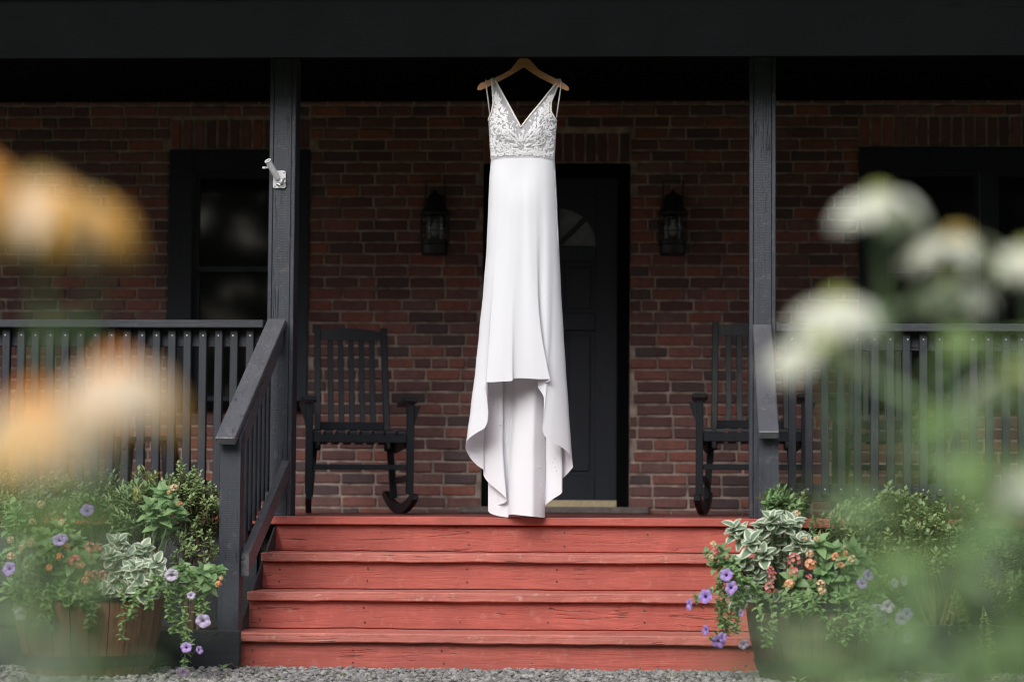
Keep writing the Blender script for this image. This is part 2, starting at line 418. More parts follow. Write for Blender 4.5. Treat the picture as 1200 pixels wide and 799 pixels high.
M['treewall'] = m_leaf('added_tree_foliage', (0.030,0.055,0.022), (0.07,0.11,0.045))
M['roofing'] = m_simple('dark_roof_shingle', (0.04,0.04,0.042,1), 0.9, 0.2, 0, 30, 0.5, 0.3)

# ------------------------------------------------------------------ ground
DECK = 0.666
g = MB()
N = 60
def gz(x, y): return 0.012*noise.noise(Vector((x*0.9, y*0.9, 0)))
xs = [-120, -60, -30, -16] + [-9 + i*0.6 for i in range(31)] + [16, 30, 60, 120]
ys = [-120, -60, -32, -22, -16] + [-13 + i*0.5 for i in range(27)] + [3, 12, 40, 120]
gv = [(x, y, gz(x, y) - 0.006 if abs(x) < 12 and -15 < y < 0.4 else -0.006) for y in ys for x in xs]
nx = len(xs)
g.add(gv, [(j*nx+i, j*nx+i+1, (j+1)*nx+i+1, (j+1)*nx+i) for j in range(len(ys)-1) for i in range(nx-1)])
tag(solo('ground', g, M['ground'], smooth=True), kind='structure')

# gravel: loose stones over the strip that the photograph shows
def stone_pts(r, rr):
    ph = (1+5**.5)/2
    ico = [(-1,ph,0),(1,ph,0),(-1,-ph,0),(1,-ph,0),(0,-1,ph),(0,1,ph),(0,-1,-ph),(0,1,-ph),(ph,0,-1),(ph,0,1),(-ph,0,-1),(-ph,0,1)]
    sx, sy, sz = (rr.uniform(.7,1.3), rr.uniform(.7,1.2), rr.uniform(.45,.8))
    a = rr.uniform(0, 6.28); ca, sa = math.cos(a), math.sin(a)
    out = []
    for p in ico:
        q = Vector(p).normalized()*r*rr.uniform(.8,1.15)
        q = Vector((q.x*sx, q.y*sy, q.z*sz)); out.append(Vector((q.x*ca-q.y*sa, q.x*sa+q.y*ca, q.z)))
    return out
ICO_F = [(0,11,5),(0,5,1),(0,1,7),(0,7,10),(0,10,11),(1,5,9),(5,11,4),(11,10,2),(10,7,6),(7,1,8),(3,9,4),(3,4,2),(3,2,6),(3,6,8),(3,8,9),(4,9,5),(2,4,11),(6,2,10),(8,6,7),(9,8,1)]
g = MB(); rr = random.Random(3)
for i in range(15000):
    x = rr.uniform(-4.6, 2.4); y = -1.0 - 1.5*rr.random()**1.2
    if x > -2.2 and x < 0.2 and y > -1.12: continue
    r = rr.choice((0.006,0.007,0.009,0.011,0.014)) * rr.uniform(.8,1.3)
    g.add([p + Vector((x, y, gz(x,y) + r*0.25)) for p in stone_pts(r, rr)], ICO_F)
tag(solo('gravel', g, M['gravel'], fix=False), 'loose grey gravel along the foot of the red steps', kind='stuff')

# ------------------------------------------------------------------ house
WY = 2.2                                   # face of the brick wall
pt = lambda u, v: P(u, v, WY)
house = empty('brick_house', (0, WY, 0))
tag(house, 'brown brick house front with dark door and windows behind the porch', 'house')
WIN_L = (pt(197,300).x, pt(362,300).x, pt(280,470).z, pt(280,176).z)
DOOR = (pt(566,300).x, pt(738,300).x, DECK + 0.02, pt(690,192).z)
WIN_R = (pt(1007,300).x, pt(1007,300).x + 1.35, pt(1100,470).z, pt(1050,173).z)
OPEN = [WIN_L, DOOR, WIN_R]
WX0, WX1, WZ1 = -6.2, 4.2, 4.2
CEIL = pt(600,121.5).z
# mortar core, cut round the openings
g = MB()
def core(x0, x1, z0, z1): g.box((x0, WY + 0.009, z0), (x1, WY + 0.3, z1))
xs_ = [WX0]
for o in OPEN:
    core(xs_[-1], o[0], 0.0, WZ1)
    core(o[0], o[1], o[3], WZ1)
    core(o[0], o[1], 0.0, o[2])
    xs_.append(o[1])
core(xs_[-1], WX1, 0.0, WZ1)
part('wall', g, M['mortar'], house)
# bricks
CH, BL, J = 0.0677, 0.204, 0.0130
def brick_mesh(L, seed):
    q = random.Random(seed); h = (CH-J)/2; l = L/2; e = .004
    o_ = [(-l+e,-h),(-l*.3,-h),(l*.35,-h),(l-e,-h),(l,-h+e),(l,h-e),(l-e,h),(l*.3,h),(-l*.35,h),(-l+e,h),(-l,h-e),(-l,-h+e)]
    o_ = [(x+q.uniform(-.0018,.0018), z+q.uniform(-.0018,.0018)) for x, z in o_]
    n = len(o_); mb = MB()
    a_ = 1-.0045/l; b_ = 1-.0045/h
    vs_ = [(x*a_, q.uniform(-.0012,.0012), z*b_) for x, z in o_] + [(x, .0045+q.uniform(-.001,.0015), z) for x, z in o_] + [(x, .05, z) for x, z in o_]
    fs = [tuple(range(n))] + [(k*n+i, k*n+n+i, k*n+n+(i+1) % n, k*n+(i+1) % n) for k in range(2) for i in range(n)]
    return mb.add(vs_, fs)
STR = [brick_mesh(BL-J, i) for i in range(6)]
HDR = [brick_mesh(BL/2-J, 20+i) for i in range(3)]
STRM = [b.mesh('brick', M['brick']) for b in STR]
HDRM = [b.mesh('brick_header', M['brick']) for b in HDR]
places = []                                # (x, z, kind, idx, scale, upright)
rr = random.Random(11)
SOLD = []
for (x0, x1, z0, z1) in OPEN:
    SOLD.append((x0, x1, z1, z1 + 0.178))
row = 0; z = CEIL - 0.006 - CH/2 - 6*0      # rows are set out downwards from under the ceiling
zt = CEIL - 0.010
nrows = int((zt - 0.05)/CH)
for r_ in range(-6, nrows):
    zc = zt - CH*(r_ + 0.5)
    x = WX0 + (0 if r_ % 2 == 0 else -BL/2) + rr.uniform(-.02,.02)
    while x < WX1:
        hd = rr.random() < 0.10
        L = BL/2 if hd else BL*rr.uniform(.965,1.03)
        a, b = x, x + L; x = b
        segs = [(a + J/2, b - J/2)]
        for (ox0, ox1, oz0, oz1), sd_ in zip(OPEN, SOLD):
            if zc + CH/2 > oz0 + 0.01 and zc - CH/2 < sd_[3] - 0.012:
                ns = []
                for (p, q) in segs:
                    if q <= ox0 or p >= ox1: ns.append((p, q)); continue
                    if p < ox0 - 0.03: ns.append((p, ox0 - J/2))
                    if q > ox1 + 0.03: ns.append((ox1 + J/2, q))
                segs = ns
        for (p, q) in segs:
            if q - p > 0.03: places.append(((p+q)/2, zc, q-p, False))
for (x0, x1, z0, z1) in SOLD:
    n = round((x1-x0)/CH); st = (x1-x0)/n
    for i in range(n): places.append((x0 + st*(i+.5), (z0+z1)/2 + J/2, z1-z0-J, True))
# the bricks seen best become parts of their own, the rest one joined part
def score(p):
    x, z_, L, up = p
    d = (Vector((x, WY, z_)) - CAM); c = CR.to_3x3().transposed() @ d
    u = 600 + F*c.x/-c.z + 117.6; v = 399.5 - F*c.y/-c.z
    if not (4 < u < 1196 and 122 < v < 606): return 9999
    clear = (348 < u < 558 or 672 < u < 876)
    s = 0 if clear else 500
    if clear and 355 < u < 490 and v > 380: s += 120
    if 822 < u and v > 380: s += 120
    if not clear and v < 372 and 150 < u < 312: s = 150
    if not clear and v < 372 and 909 < u < 945: s = 100
    return s + (40 if v < 160 else 0) + abs(v-330)*0.1
places.sort(key=score)
joined = MB()
for i, (x, z_, L, up) in enumerate(places):
    bare = STR[i % 6]; full = BL-J
    hdr = L < BL*0.62 and not up
    if hdr: bare = HDR[i % 3]; full = BL/2-J
    sx = L/full
    dy = rr.uniform(-.004,.004); ry = rr.uniform(-.006,.006)
    rot = Matrix.Rotation(ry + (math.pi/2 if up else 0), 4, 'Y')
    hz = 1.0 if not up else 0.98
    if i < 300:
        o = link('brick', (HDRM[i % 3] if hdr else STRM[i % 6]), house, (x, dy, z_))
        o.rotation_euler = (0, ry + (math.pi/2 if up else 0), 0); o.scale = (sx, 1, hz)
    else:
        Mx = Matrix.Translation((x, WY + dy, z_)) @ rot @ Matrix.Diagonal((sx, 1, hz, 1))
        joined.add([Mx @ p for p in bare.v], bare.f)
o = part('brickwork', joined, M['brick'], house); o['kind'] = 'stuff'

# windows
def window(x0, x1, z0, z1, mull=None, bar_z=None):
    fr = MB(); cw = 0.145
    yf = WY - 0.012
    fr.box((x0, yf, z0+0.0), (x0+cw, WY+0.11, z1), ch=.004)
    fr.box((x1-cw, yf, z0), (x1, WY+0.11, z1), ch=.004)
    fr.box((x0+cw, yf, z1-cw*0.92), (x1-cw, WY+0.11, z1), ch=.004)
    f = part('window', fr, M['door'], house)
    s = MB().box((x0-0.03, WY-0.05, z0-0.055), (x1+0.03, WY+0.11, z0+0.0), ch=.004)
    part('sill', s, M['soffit'], f)
    gx0, gx1, gz0, gz1 = x0+cw, x1-cw, z0+0.0, z1-cw*0.92
    spans = [(gx0, gx1)] if mull is None else [(gx0, mull-0.04), (mull+0.04, gx1)]
    if mull: part('mullion', MB().box((mull-0.04, yf+.01, gz0), (mull+0.04, WY+.11, gz1), ch=.003), M['door'], f)
    for a, b in spans:
        for k in range(2):
            zz0, zz1 = ((gz0, bar_z+.016), (bar_z-.016, gz1))[k]
            ys_ = WY + (0.03 if k else 0.06)
            q = 0.032
            sh = MB()
            sh.box((a+.002, ys_, zz0), (a+q, ys_+.035, zz1)); sh.box((b-q, ys_, zz0), (b-.002, ys_+.035, zz1))
            sh.box((a+q, ys_, zz1-q), (b-q, ys_+.035, zz1-.001)); sh.box((a+q, ys_, zz0+.001), (b-q, ys_+.035, zz0+q))
            part('sash', sh, M['door'], f)
            part('pane', MB().box((a+q, ys_+.014, zz0+q), (b-q, ys_+.020, zz1-q)), M['glass'], f)
    return f
window(*WIN_L, None, pt(280,315).z)
window(*WIN_R, pt(1157,300).x, pt(1100,315).z)

# front door
x0, x1, z0, z1 = DOOR
fr = MB(); yf = WY - 0.008; cw = 0.07
fr.box((x0, yf, z0), (x0+cw, WY+.14, z1), ch=.004); fr.box((x1-cw, yf, z0), (x1, WY+.14, z1), ch=.004)
fr.box((x0+cw, yf, z1-.075), (x1-cw, WY+.14, z1), ch=.004)
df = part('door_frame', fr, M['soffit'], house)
lx0, lx1, lz0, lz1 = x0+cw+.003, x1-cw-.003, pt(690,598).z, z1-.078
yd = WY + 0.07
cxd = (lx0+lx1)/2
FR = 0.29; fz = pt(680,283).z
leaf = MB(); st = 0.13
def seg(xa, xb, za, zb, dy=0.0): leaf.box((xa, yd+dy, za), (xb, yd+.045, zb), ch=.003)
seg(lx0, lx0+st, lz0, lz1); seg(lx1-st, lx1, lz0, lz1)
rails = [(lz0, lz0+.20), (pt(690,382).z-.02, pt(690,366).z), (fz-.11, fz-.02), (lz1-.10, lz1)]
for a_, b_ in rails: seg(lx0+st, lx1-st, a_, b_)
seg(cxd-.045, cxd+.045, rails[0][1], rails[1][0]); seg(cxd-.045, cxd+.045, rails[1][1], rails[2][0])
# spandrel over the fanlight
n = 16; arc = [(cxd + (lx1-st-cxd)*math.cos(math.pi*i/n), fz-.02 + (lx1-st-cxd)*1.0*math.sin(math.pi*i/n)) for i in range(n+1)]
top = lz1-.10
for i in range(n):
    (xa, za), (xb, zb) = arc[i], arc[i+1]
    leaf.add([(xa,yd,za),(xb,yd,zb),(xb,yd,top),(xa,yd,top),(xa,yd+.045,za),(xb,yd+.045,zb),(xb,yd+.045,top),(xa,yd+.045,top)],
             [(0,1,2,3),(4,7,6,5),(0,4,5,1),(2,6,7,3),(1,5,6,2),(0,3,7,4)])
door = part('door', leaf, M['door'], house)
for (a_, b_) in ((rails[0][1], rails[1][0]), (rails[1][1], rails[2][0])):
    for xa, xb in ((lx0+st, cxd-.045), (cxd+.045, lx1-st)):
        pm = MB().box((xa, yd+.018, a_), (xb, yd+.04, b_))
        pm.box((xa+.03, yd+.008, a_+.03), (xb-.03, yd+.018, b_-.03), ch=.008)
        part('door_panel', pm, M['door'], door)
part('fanlight_glass', MB().prism([(x, z_) for x, z_ in arc], yd+.02, yd+.026), M['fan_glass'], door)
mu = MB(); rad = lx1-st-cxd
for ang in (45, 90, 135):
    mu.bar((cxd, yd+.012, fz-.02), (cxd+rad*math.cos(R(ang)), yd+.012, fz-.02+rad*math.sin(R(ang))), .026, .016, side=(math.cos(R(ang+90)),0,math.sin(R(ang+90))), ch=.002)
part('muntin', mu, M['door'], door)
kn = MB().lathe([(0,0),(.022,.0),(.022,.006),(.010,.010),(.010,.035),(.026,.045),(.028,.06),(.018,.072),(0,.074)], n=16)
kn.xf(Matrix.Translation((lx0+.06, yd, DECK+.98)) @ Matrix.Rotation(math.pi/2, 4, 'X'))
part('handle', kn, M['brass'], door, smooth=True)
part('kick_plate', MB().box((lx0, yd-.012, pt(690,597).z), (lx1, yd+.002, pt(690,586).z), ch=.002), M['brass'], door)
part('threshold', MB().box((x0-.12, WY-.09, DECK+.001), (x1+.12, WY+.2, DECK+.04), ch=.006), M['stone'], house)

# ------------------------------------------------------------------ porch deck and roof
deck = empty('porch_deck', (0, 0, 0)); deck['kind'] = 'structure'
DX0, DX1 = -6.2, 4.2
NOSE = -0.08
yb = NOSE
for i in range(17):
    y1_ = min(yb + 0.135, WY - .01)
    if i == 0:
        part('plank', MB().box((-2.62, yb, DECK-.040), (0.30, y1_, DECK), ch=.004), M['red'], deck)
        part('plank', MB().box((DX0, yb+.06, DECK-.045), (-2.625, y1_, DECK), ch=.004), M['red'], deck)
        part('plank', MB().box((0.305, yb+.06, DECK-.045), (1.05, y1_, DECK), ch=.004), M['red'], deck)
        part('plank', MB().box((1.055, yb+.06, DECK-.045), (DX1, y1_, DECK), ch=.004), M['tinted_edge'], deck)
    else:
        part('plank', MB().box((DX0, yb, DECK-.04), (DX1, y1_, DECK - .0005*(i % 3)), ch=.003), M['red_dim_worn'], deck)
    yb = y1_ + .006
    if yb > WY - .03: break
part('skirt', MB().box((DX0, 0.03, 0.0), (-2.30, 0.07, DECK-.047)).box((0.32, 0.03, 0.0), (DX1, 0.07, DECK-.047)), M['dark_board'], deck)
part('joist', MB().box((DX0, 0.08, 0.30), (DX1, 0.13, DECK-.047)), M['dark_board'], deck)

roof = empty('porch_roof', (0, 0, CEIL))
tag(roof, 'black painted porch roof edge and ceiling across the top', 'porch roof')
FY = -0.36
fz0 = P(500, 68, FY).z
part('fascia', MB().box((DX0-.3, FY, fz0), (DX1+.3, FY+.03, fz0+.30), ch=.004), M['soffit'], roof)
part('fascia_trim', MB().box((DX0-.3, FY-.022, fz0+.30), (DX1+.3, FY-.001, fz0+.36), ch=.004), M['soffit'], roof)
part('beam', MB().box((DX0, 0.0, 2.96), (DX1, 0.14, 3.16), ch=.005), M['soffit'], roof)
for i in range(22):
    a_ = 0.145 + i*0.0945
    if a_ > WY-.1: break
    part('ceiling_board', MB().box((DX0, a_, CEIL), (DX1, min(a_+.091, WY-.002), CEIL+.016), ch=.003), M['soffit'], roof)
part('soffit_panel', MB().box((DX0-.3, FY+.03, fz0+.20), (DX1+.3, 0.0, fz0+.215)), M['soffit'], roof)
g = MB(); g.add([(DX0-.3,FY-.05,fz0+.37),(DX1+.3,FY-.05,fz0+.37),(DX1+.3,WY,fz0+1.05),(DX0-.3,WY,fz0+1.05),
                 (DX0-.3,FY-.05,fz0+.40),(DX1+.3,FY-.05,fz0+.40),(DX1+.3,WY,fz0+1.08),(DX0-.3,WY,fz0+1.08)],
                [(0,3,2,1),(4,5,6,7),(0,1,5,4),(1,2,6,5),(2,3,7,6),(3,0,4,7)])
part('roof_slope', g, M['roofing'], roof)

# ------------------------------------------------------------------ posts
def post(xa, xb, label):
    r = empty('porch_post', ((xa+xb)/2, 0.065, DECK))
    tag(r, label, 'post', 'posts carrying the porch roof')
    c = MB().box((xa+.022, .012, DECK+.001), (xb-.022, .125, 2.958), ch=.004)
    part('core', c, M['post'], r)
    part('side_board', MB().box((xa, 0.0, DECK+.001), (xa+.020, .13, 2.957), ch=.003), M['post'], r)
    part('side_board', MB().box((xb-.020, 0.0, DECK+.001), (xb, .13, 2.957), ch=.003), M['post'], r)
    part('front_board', MB().box((xa+.0215, .002, DECK+.001), (xb-.0215, .0115, 2.956), ch=.002), M['post'], r)
    return r
PLX = (P(312.6,400,0).x, P(343.3,400,0).x)
PRX = (P(878,400,0).x, P(909,400,0).x)
post(*PLX, 'charcoal timber porch post bearing the white flag bracket')
post(*PRX, 'charcoal timber porch post behind the narrow handrail end, without bracket')

# ------------------------------------------------------------------ porch railings
BAL = MB().box((-.0195, 0, 0), (.0195, .036, 0.78), ch=.003)
BALM = BAL.mesh('baluster', M['baluster'])
NAILM = MB().lathe([(0,-.001),(.004,-.0006),(.0045,0)], n=8).xf(Matrix.Rotation(math.pi/2,4,'X') @ Matrix.Rotation(0,4,'X')).mesh('nail', M['nail'])
NAILD = NAILM.copy(); NAILD.materials.clear(); NAILD.materials.append(M['hoop'])
def railing(x0, x1, ztop, px_list, label):
    r = empty('porch_railing', ((x0+x1)/2, .05, DECK)); tag(r, label, 'railing', 'porch railings either side of the steps')
    o0 = ORG[r.name]
    part('cap', MB().box((x0, -.035, ztop-.040), (x1, .105, ztop), ch=.004), M['rail_x'], r)
    part('top_rail', MB().box((x0, .040, ztop-.130), (x1, .078, ztop-.042), ch=.003), M['rail_x'], r)
    zb = DECK + .085
    part('bottom_rail', MB().box((x0, .040, zb), (x1, .078, zb+.088), ch=.003), M['rail_x'], r)
    zb0 = zb + .030
    for x in px_list:
        b = link('baluster', BALM, r, Vector((x, .0025, zb0)) - o0)
        b.scale = (1, 1, (ztop-.045-zb0)/0.78)
        b.rotation_euler = (0, rnd.uniform(-.006,.006), 0)
        for zz in (ztop-.075, zb0+.03):
            link('nail', NAILM, r, Vector((x + rnd.uniform(-.004,.004), .0015, zz)) - o0)['kind'] = 'thing'
    return r
def px_bal(u): return P(u, 480, .0025).x
left_b = [px_bal(u) for u in (5, 22.5, 40, 57.5, 75.5, 93.5, 110.8, 128.5, 146.5, 164.5, 182.5, 200.5, 218.5, 236.5, 254.5, 272.5, 291)]
st_ = (left_b[-1]-left_b[0])/(len(left_b)-1)
left_b = [left_b[0]-st_*k for k in range(1, 24)] + left_b
right_b = [px_bal(928.5 + 19.25*k) for k in range(0, 38)]
railing(-6.1, PLX[0]-.012, P(160,374.5,-.035).z, [x for x in left_b if x > -6.05], 'charcoal slatted porch railing behind the dense dark shrubs and brown barrel')
railing(PRX[1]+.002, 4.1, P(1050,379,-.035).z, [x for x in right_b if x < 4.05], 'charcoal slatted porch railing behind the blurred white coneflowers')

# ------------------------------------------------------------------ steps
steps = empty('porch_steps', (-1.0, -.5, 0)); tag(steps, 'four weathered red painted wooden steps up to the porch', 'steps')
RISE = (DECK - 0.154)/3
SX0, SX1 = -2.195, 0.168
NY = [-0.08, -0.41, -0.74, -1.07]
def wob(mb, a=.0032):
    mb.v = [p + Vector((0, a*noise.noise(p*3.1) + a*.8*noise.noise(p*17), a*noise.noise(p*2.3+Vector((5,0,0))) + a*.7*noise.noise(p*14+Vector((0,9,0))))) for p in mb.v]; return mb
def longbox(x0, x1, y0, y1, z0, z1, n=70, ch=.005):
    """board along x cut into n lengths so that its edge can waver"""
    mb = MB()
    prof = [(y0+ch, z0), (y0, z0+ch), (y0, z1-ch), (y0+ch, z1), (y1, z1), (y1, z0)]
    k = len(prof); vs_ = []
    for i in range(n+1):
        x = x0 + (x1-x0)*i/n
        for (y, z_) in prof: vs_.append((x, y, z_))
    fs = [(i*k+j, i*k+(j+1) % k, (i+1)*k+(j+1) % k, (i+1)*k+j) for i in range(n) for j in range(k)]
    fs += [tuple(range(k)), tuple(n*k+j for j in range(k-1,-1,-1))]
    mb.add(vs_, fs)
    return wob(mb)
for i in range(1, 4):
    zt_ = DECK - RISE*i
    part('tread', longbox(SX0 if i < 3 else SX0-.012, SX1, NY[i], NY[i-1]+.028, zt_-.042, zt_), M['red_top'], steps)
for i in range(4):
    zt_ = DECK - RISE*i - .0415
    zb_ = (DECK - RISE*(i+1) + .0005) if i < 3 else -.02
    part('riser', longbox(SX0+.004, SX1-.004, NY[i]+.030, NY[i]+.055, zb_, zt_), M['red'], steps)
for i in range(4):
    for k in range(6):
        x = SX0 + .08 + k*(SX1-SX0-.16)/5 + rnd.uniform(-.03,.03)
        for zz in (DECK - RISE*i - .075, DECK - RISE*i - .135):
            link('nail', NAILD, steps, Vector((x + rnd.uniform(-.006,.006), NY[i]+.0285, zz + rnd.uniform(-.006,.006))) - ORG[steps.name])
part('stringer', MB().add([(SX0-.005,-.05,0),(SX0-.005,-1.03,0),(SX0-.005,-1.03,.10),(SX0-.005,-.05,.62),(SX0+.003,-.05,0),(SX0+.003,-1.03,0),(SX0+.003,-1.03,.10),(SX0+.003,-.05,.62)],
     [(0,1,2,3),(7,6,5,4),(0,4,5,1),(1,5,6,2),(2,6,7,3),(3,7,4,0)]), M['dark_board'], steps)

# stair handrails
def stair_rail(nx0, nx1, cx_top, cx_bot, ztop, zbot, inner, label):
    r = empty('stair_railing', ((nx0+nx1)/2, -1.0, 0)); tag(r, label, 'handrail', 'handrails beside the red steps')
    NYF, NYB = -1.035, -.945
    p0 = Vector((cx_top, -.004, ztop-.019)); p1 = Vector((cx_bot, -1.10, zbot-.019))
    dz = (p1.z-p0.z)/(p1.y-p0.y)
    zl = lambda y: p0.z + dz*(y-p0.y)
    # newel, top cut to the slope
    zf, zk = zl(NYF)-.024, zl(NYB)-.024
    nw = MB().add([(nx0,NYF,0),(nx1,NYF,0),(nx1,NYB,0),(nx0,NYB,0),(nx0,NYF,zf),(nx1,NYF,zf),(nx1,NYB,zk),(nx0,NYB,zk)],
                  [(0,3,2,1),(4,5,6,7),(0,1,5,4),(1,2,6,5),(2,3,7,6),(3,0,4,7)])
    part('newel_post', nw, M['post'], r)
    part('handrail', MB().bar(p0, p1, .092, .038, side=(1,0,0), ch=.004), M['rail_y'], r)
    # sub rail under the cap, on edge, and the lower rail; both on the step side of the balusters
    xi = nx1+.0015 if inner > 0 else nx0-.0015
    xo = xi + .036*inner
    yA, yB_ = -.004, -1.00
    sub = MB(); low = MB()
    def slope_board(mb, za, zb, hgt, xa, xb):
        xa, xb = min(xa, xb), max(xa, xb)
        mb.add([(xa,yA,za-hgt),(xb,yA,za-hgt),(xb,yA,za),(xa,yA,za),(xa,yB_,zb-hgt),(xb,yB_,zb-hgt),(xb,yB_,zb),(xa,yB_,zb)],
               [(0,1,2,3),(7,6,5,4),(0,4,5,1),(1,5,6,2),(2,6,7,3),(3,7,4,0)])
    slope_board(sub, zl(yA)-.032, zl(yB_)-.032, .088, xi-.036*inner-.004*inner, xi-.004*inner)
    zla, zlb = DECK + .275, .50
    if inner > 0: slope_board(low, zla, zlb, .095, xi, xo)
    else: slope_board(low, zla, zlb, .095, nx0+.020, nx0+.058)
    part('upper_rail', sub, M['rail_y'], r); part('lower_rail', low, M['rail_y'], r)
    bx = (nx0+nx1)/2 if inner < 0 else nx1-.065
    for k in range(8):
        y = -.13 - k*.105
        f = (y-yA)/(yB_-yA)
        zb2 = zla + (zlb-zla)*f - .10; zt2 = zl(y)-.030
        part('baluster', MB().box((xi-.0415*inner-.036*(1 if inner > 0 else 0), y-.019, zb2), (xi-.0415*inner+.036*(1 if inner < 0 else 0), y+.019, zt2), ch=.003), M['baluster'], r)
    part('nail', MB().lathe([(0,-.001),(.004,-.0006),(.0045,0)], n=8).xf(Matrix.Translation(((nx0+nx1)/2, NYF-.0005, zbot-.25)) @ Matrix.Rotation(math.pi/2,4,'X')), M['nail'], r)
    return r
nlx = (P(257,600,-1.035).x, P(281,600,-1.035).x)
nrx = (P(889.5,580,-1.035).x, P(912.5,580,-1.035).x)
stair_rail(nlx[0], nlx[1], P(325,374,0).x, P(264,512,-1.1).x, P(325,373,0).z, P(264,512,-1.1).z, 1, 'charcoal handrail with newel, balusters and lower rail at the dark shrub side of the steps')
stair_rail(nrx[0], nrx[1], P(893,380,0).x, P(901,505,-1.1).x, P(893,379.5,0).z, P(901,505,-1.1).z, -1, 'charcoal handrail seen end-on in front of the bracketless post')

# timber edging boards in front of the beds
b = solo('edging_board', MB().box((-5.5, -1.14, 0), (P(280.5,760,-1.14).x, -1.10, P(230,738,-1.14).z), ch=.004), M['dark_board'], (-3.8,-1.12,0))
tag(b, 'black edging board ending against the bottom step, behind the brown barrel', 'edging board', 'edging boards along the flower beds')
b = solo('edging_board', MB().box((0.30, -1.14, 0), (3.6, -1.10, P(1080,732,-1.14).z), ch=.004), M['dark_board'], (1.9,-1.12,0))
tag(b, 'black edging board under the drooping yellow-green sprigs at the weedy gravel', 'edging board', 'edging boards along the flower beds')
bed = MB().box((-5.5, -1.10, -.01), (-2.31, .03, .12)).box((.30, -1.10, -.01), (3.6, .03, .12))
M['soil'] = m_simple('dark_garden_soil', (0.035,0.026,0.020,1), 0.95, 0.1, 0, 60, 0.8, 0.4)
tag(solo('soil', bed, M['soil']), 'dark soil of the flower beds', kind='structure')

# ------------------------------------------------------------------ flag bracket on the bracket post
br = empty('flag_bracket', P(327.5, 210, -.002)); tag(br, 'white metal flag pole bracket screwed to the porch post', 'flag bracket')
pc = P(327.6, 210.5, -.001); hw, hh = .0315, .0435
outl = []
for cx_, cz_, a0 in ((1,1,0),(-1,1,90),(-1,-1,180),(1,-1,270)):
    for k in range(4):
        a_ = R(a0 + 30*k); outl.append((pc.x + cx_*(hw-.009)+.009*math.cos(a_), pc.z + cz_*(hh-.009)+.009*math.sin(a_)))
part('plate', MB().prism(outl, -.009, -.0005), M['white_metal'], br)
for sx, sz in ((1,1),(-1,1),(-1,-1),(1,-1)):
    part('screw', MB().lathe([(0,.004),(.004,.003),(.005,0)], n=8).xf(Matrix.Translation((pc.x+sx*.022, -.009, pc.z+sz*.034)) @ Matrix.Rotation(math.pi/2,4,'X')), M['steel'], br)
d_ = Vector((-.42, -.62, .86)).normalized()
p0 = Vector((pc.x+.002, -.018, pc.z-.012)); p1 = p0 + d_*.125
tb = MB()
tb.tube([p0+d_*.02, p1], .0155, 16, cap=False); tb.tube([p0+d_*.03, p1], .0115, 16, cap=False)
ring = [d_.orthogonal().normalized()]; ring.append(d_.cross(ring[0]))
tb.tube([p1 + (ring[0]*math.cos(a)+ring[1]*math.sin(a))*.0145 for a in [2*math.pi*i/16 for i in range(17)]], .0032, 6, cap=False)
part('socket_tube', tb, M['white_metal'], br, smooth=True)
part('hub', MB().tube([p0 + Vector((-.016,.006,0)), p0 + Vector((.016,.006,0))], .016, 14), M['white_metal'], br)
part('hinge_bolt', MB().tube([p0 + Vector((.010,-.004,-.012)), p0 + Vector((.030,-.012,.016))], .005, 8).tube([p0 + Vector((-.012,-.01,-.012)), p0 + Vector((.008,-.014,-.02))], .0045, 8), M['steel'], br)
part('thumb_screw', MB().tube([p0+d_*.085+Vector((-.012,0,0)), p0+d_*.085+Vector((-.030,0,-.002))], .0045, 8).lathe([(0,-.006),(.009,-.005),(.011,0),(.009,.005),(0,.006)], p0+d_*.085+Vector((-.036,0,-.002)), 12), M['white_metal'], br)

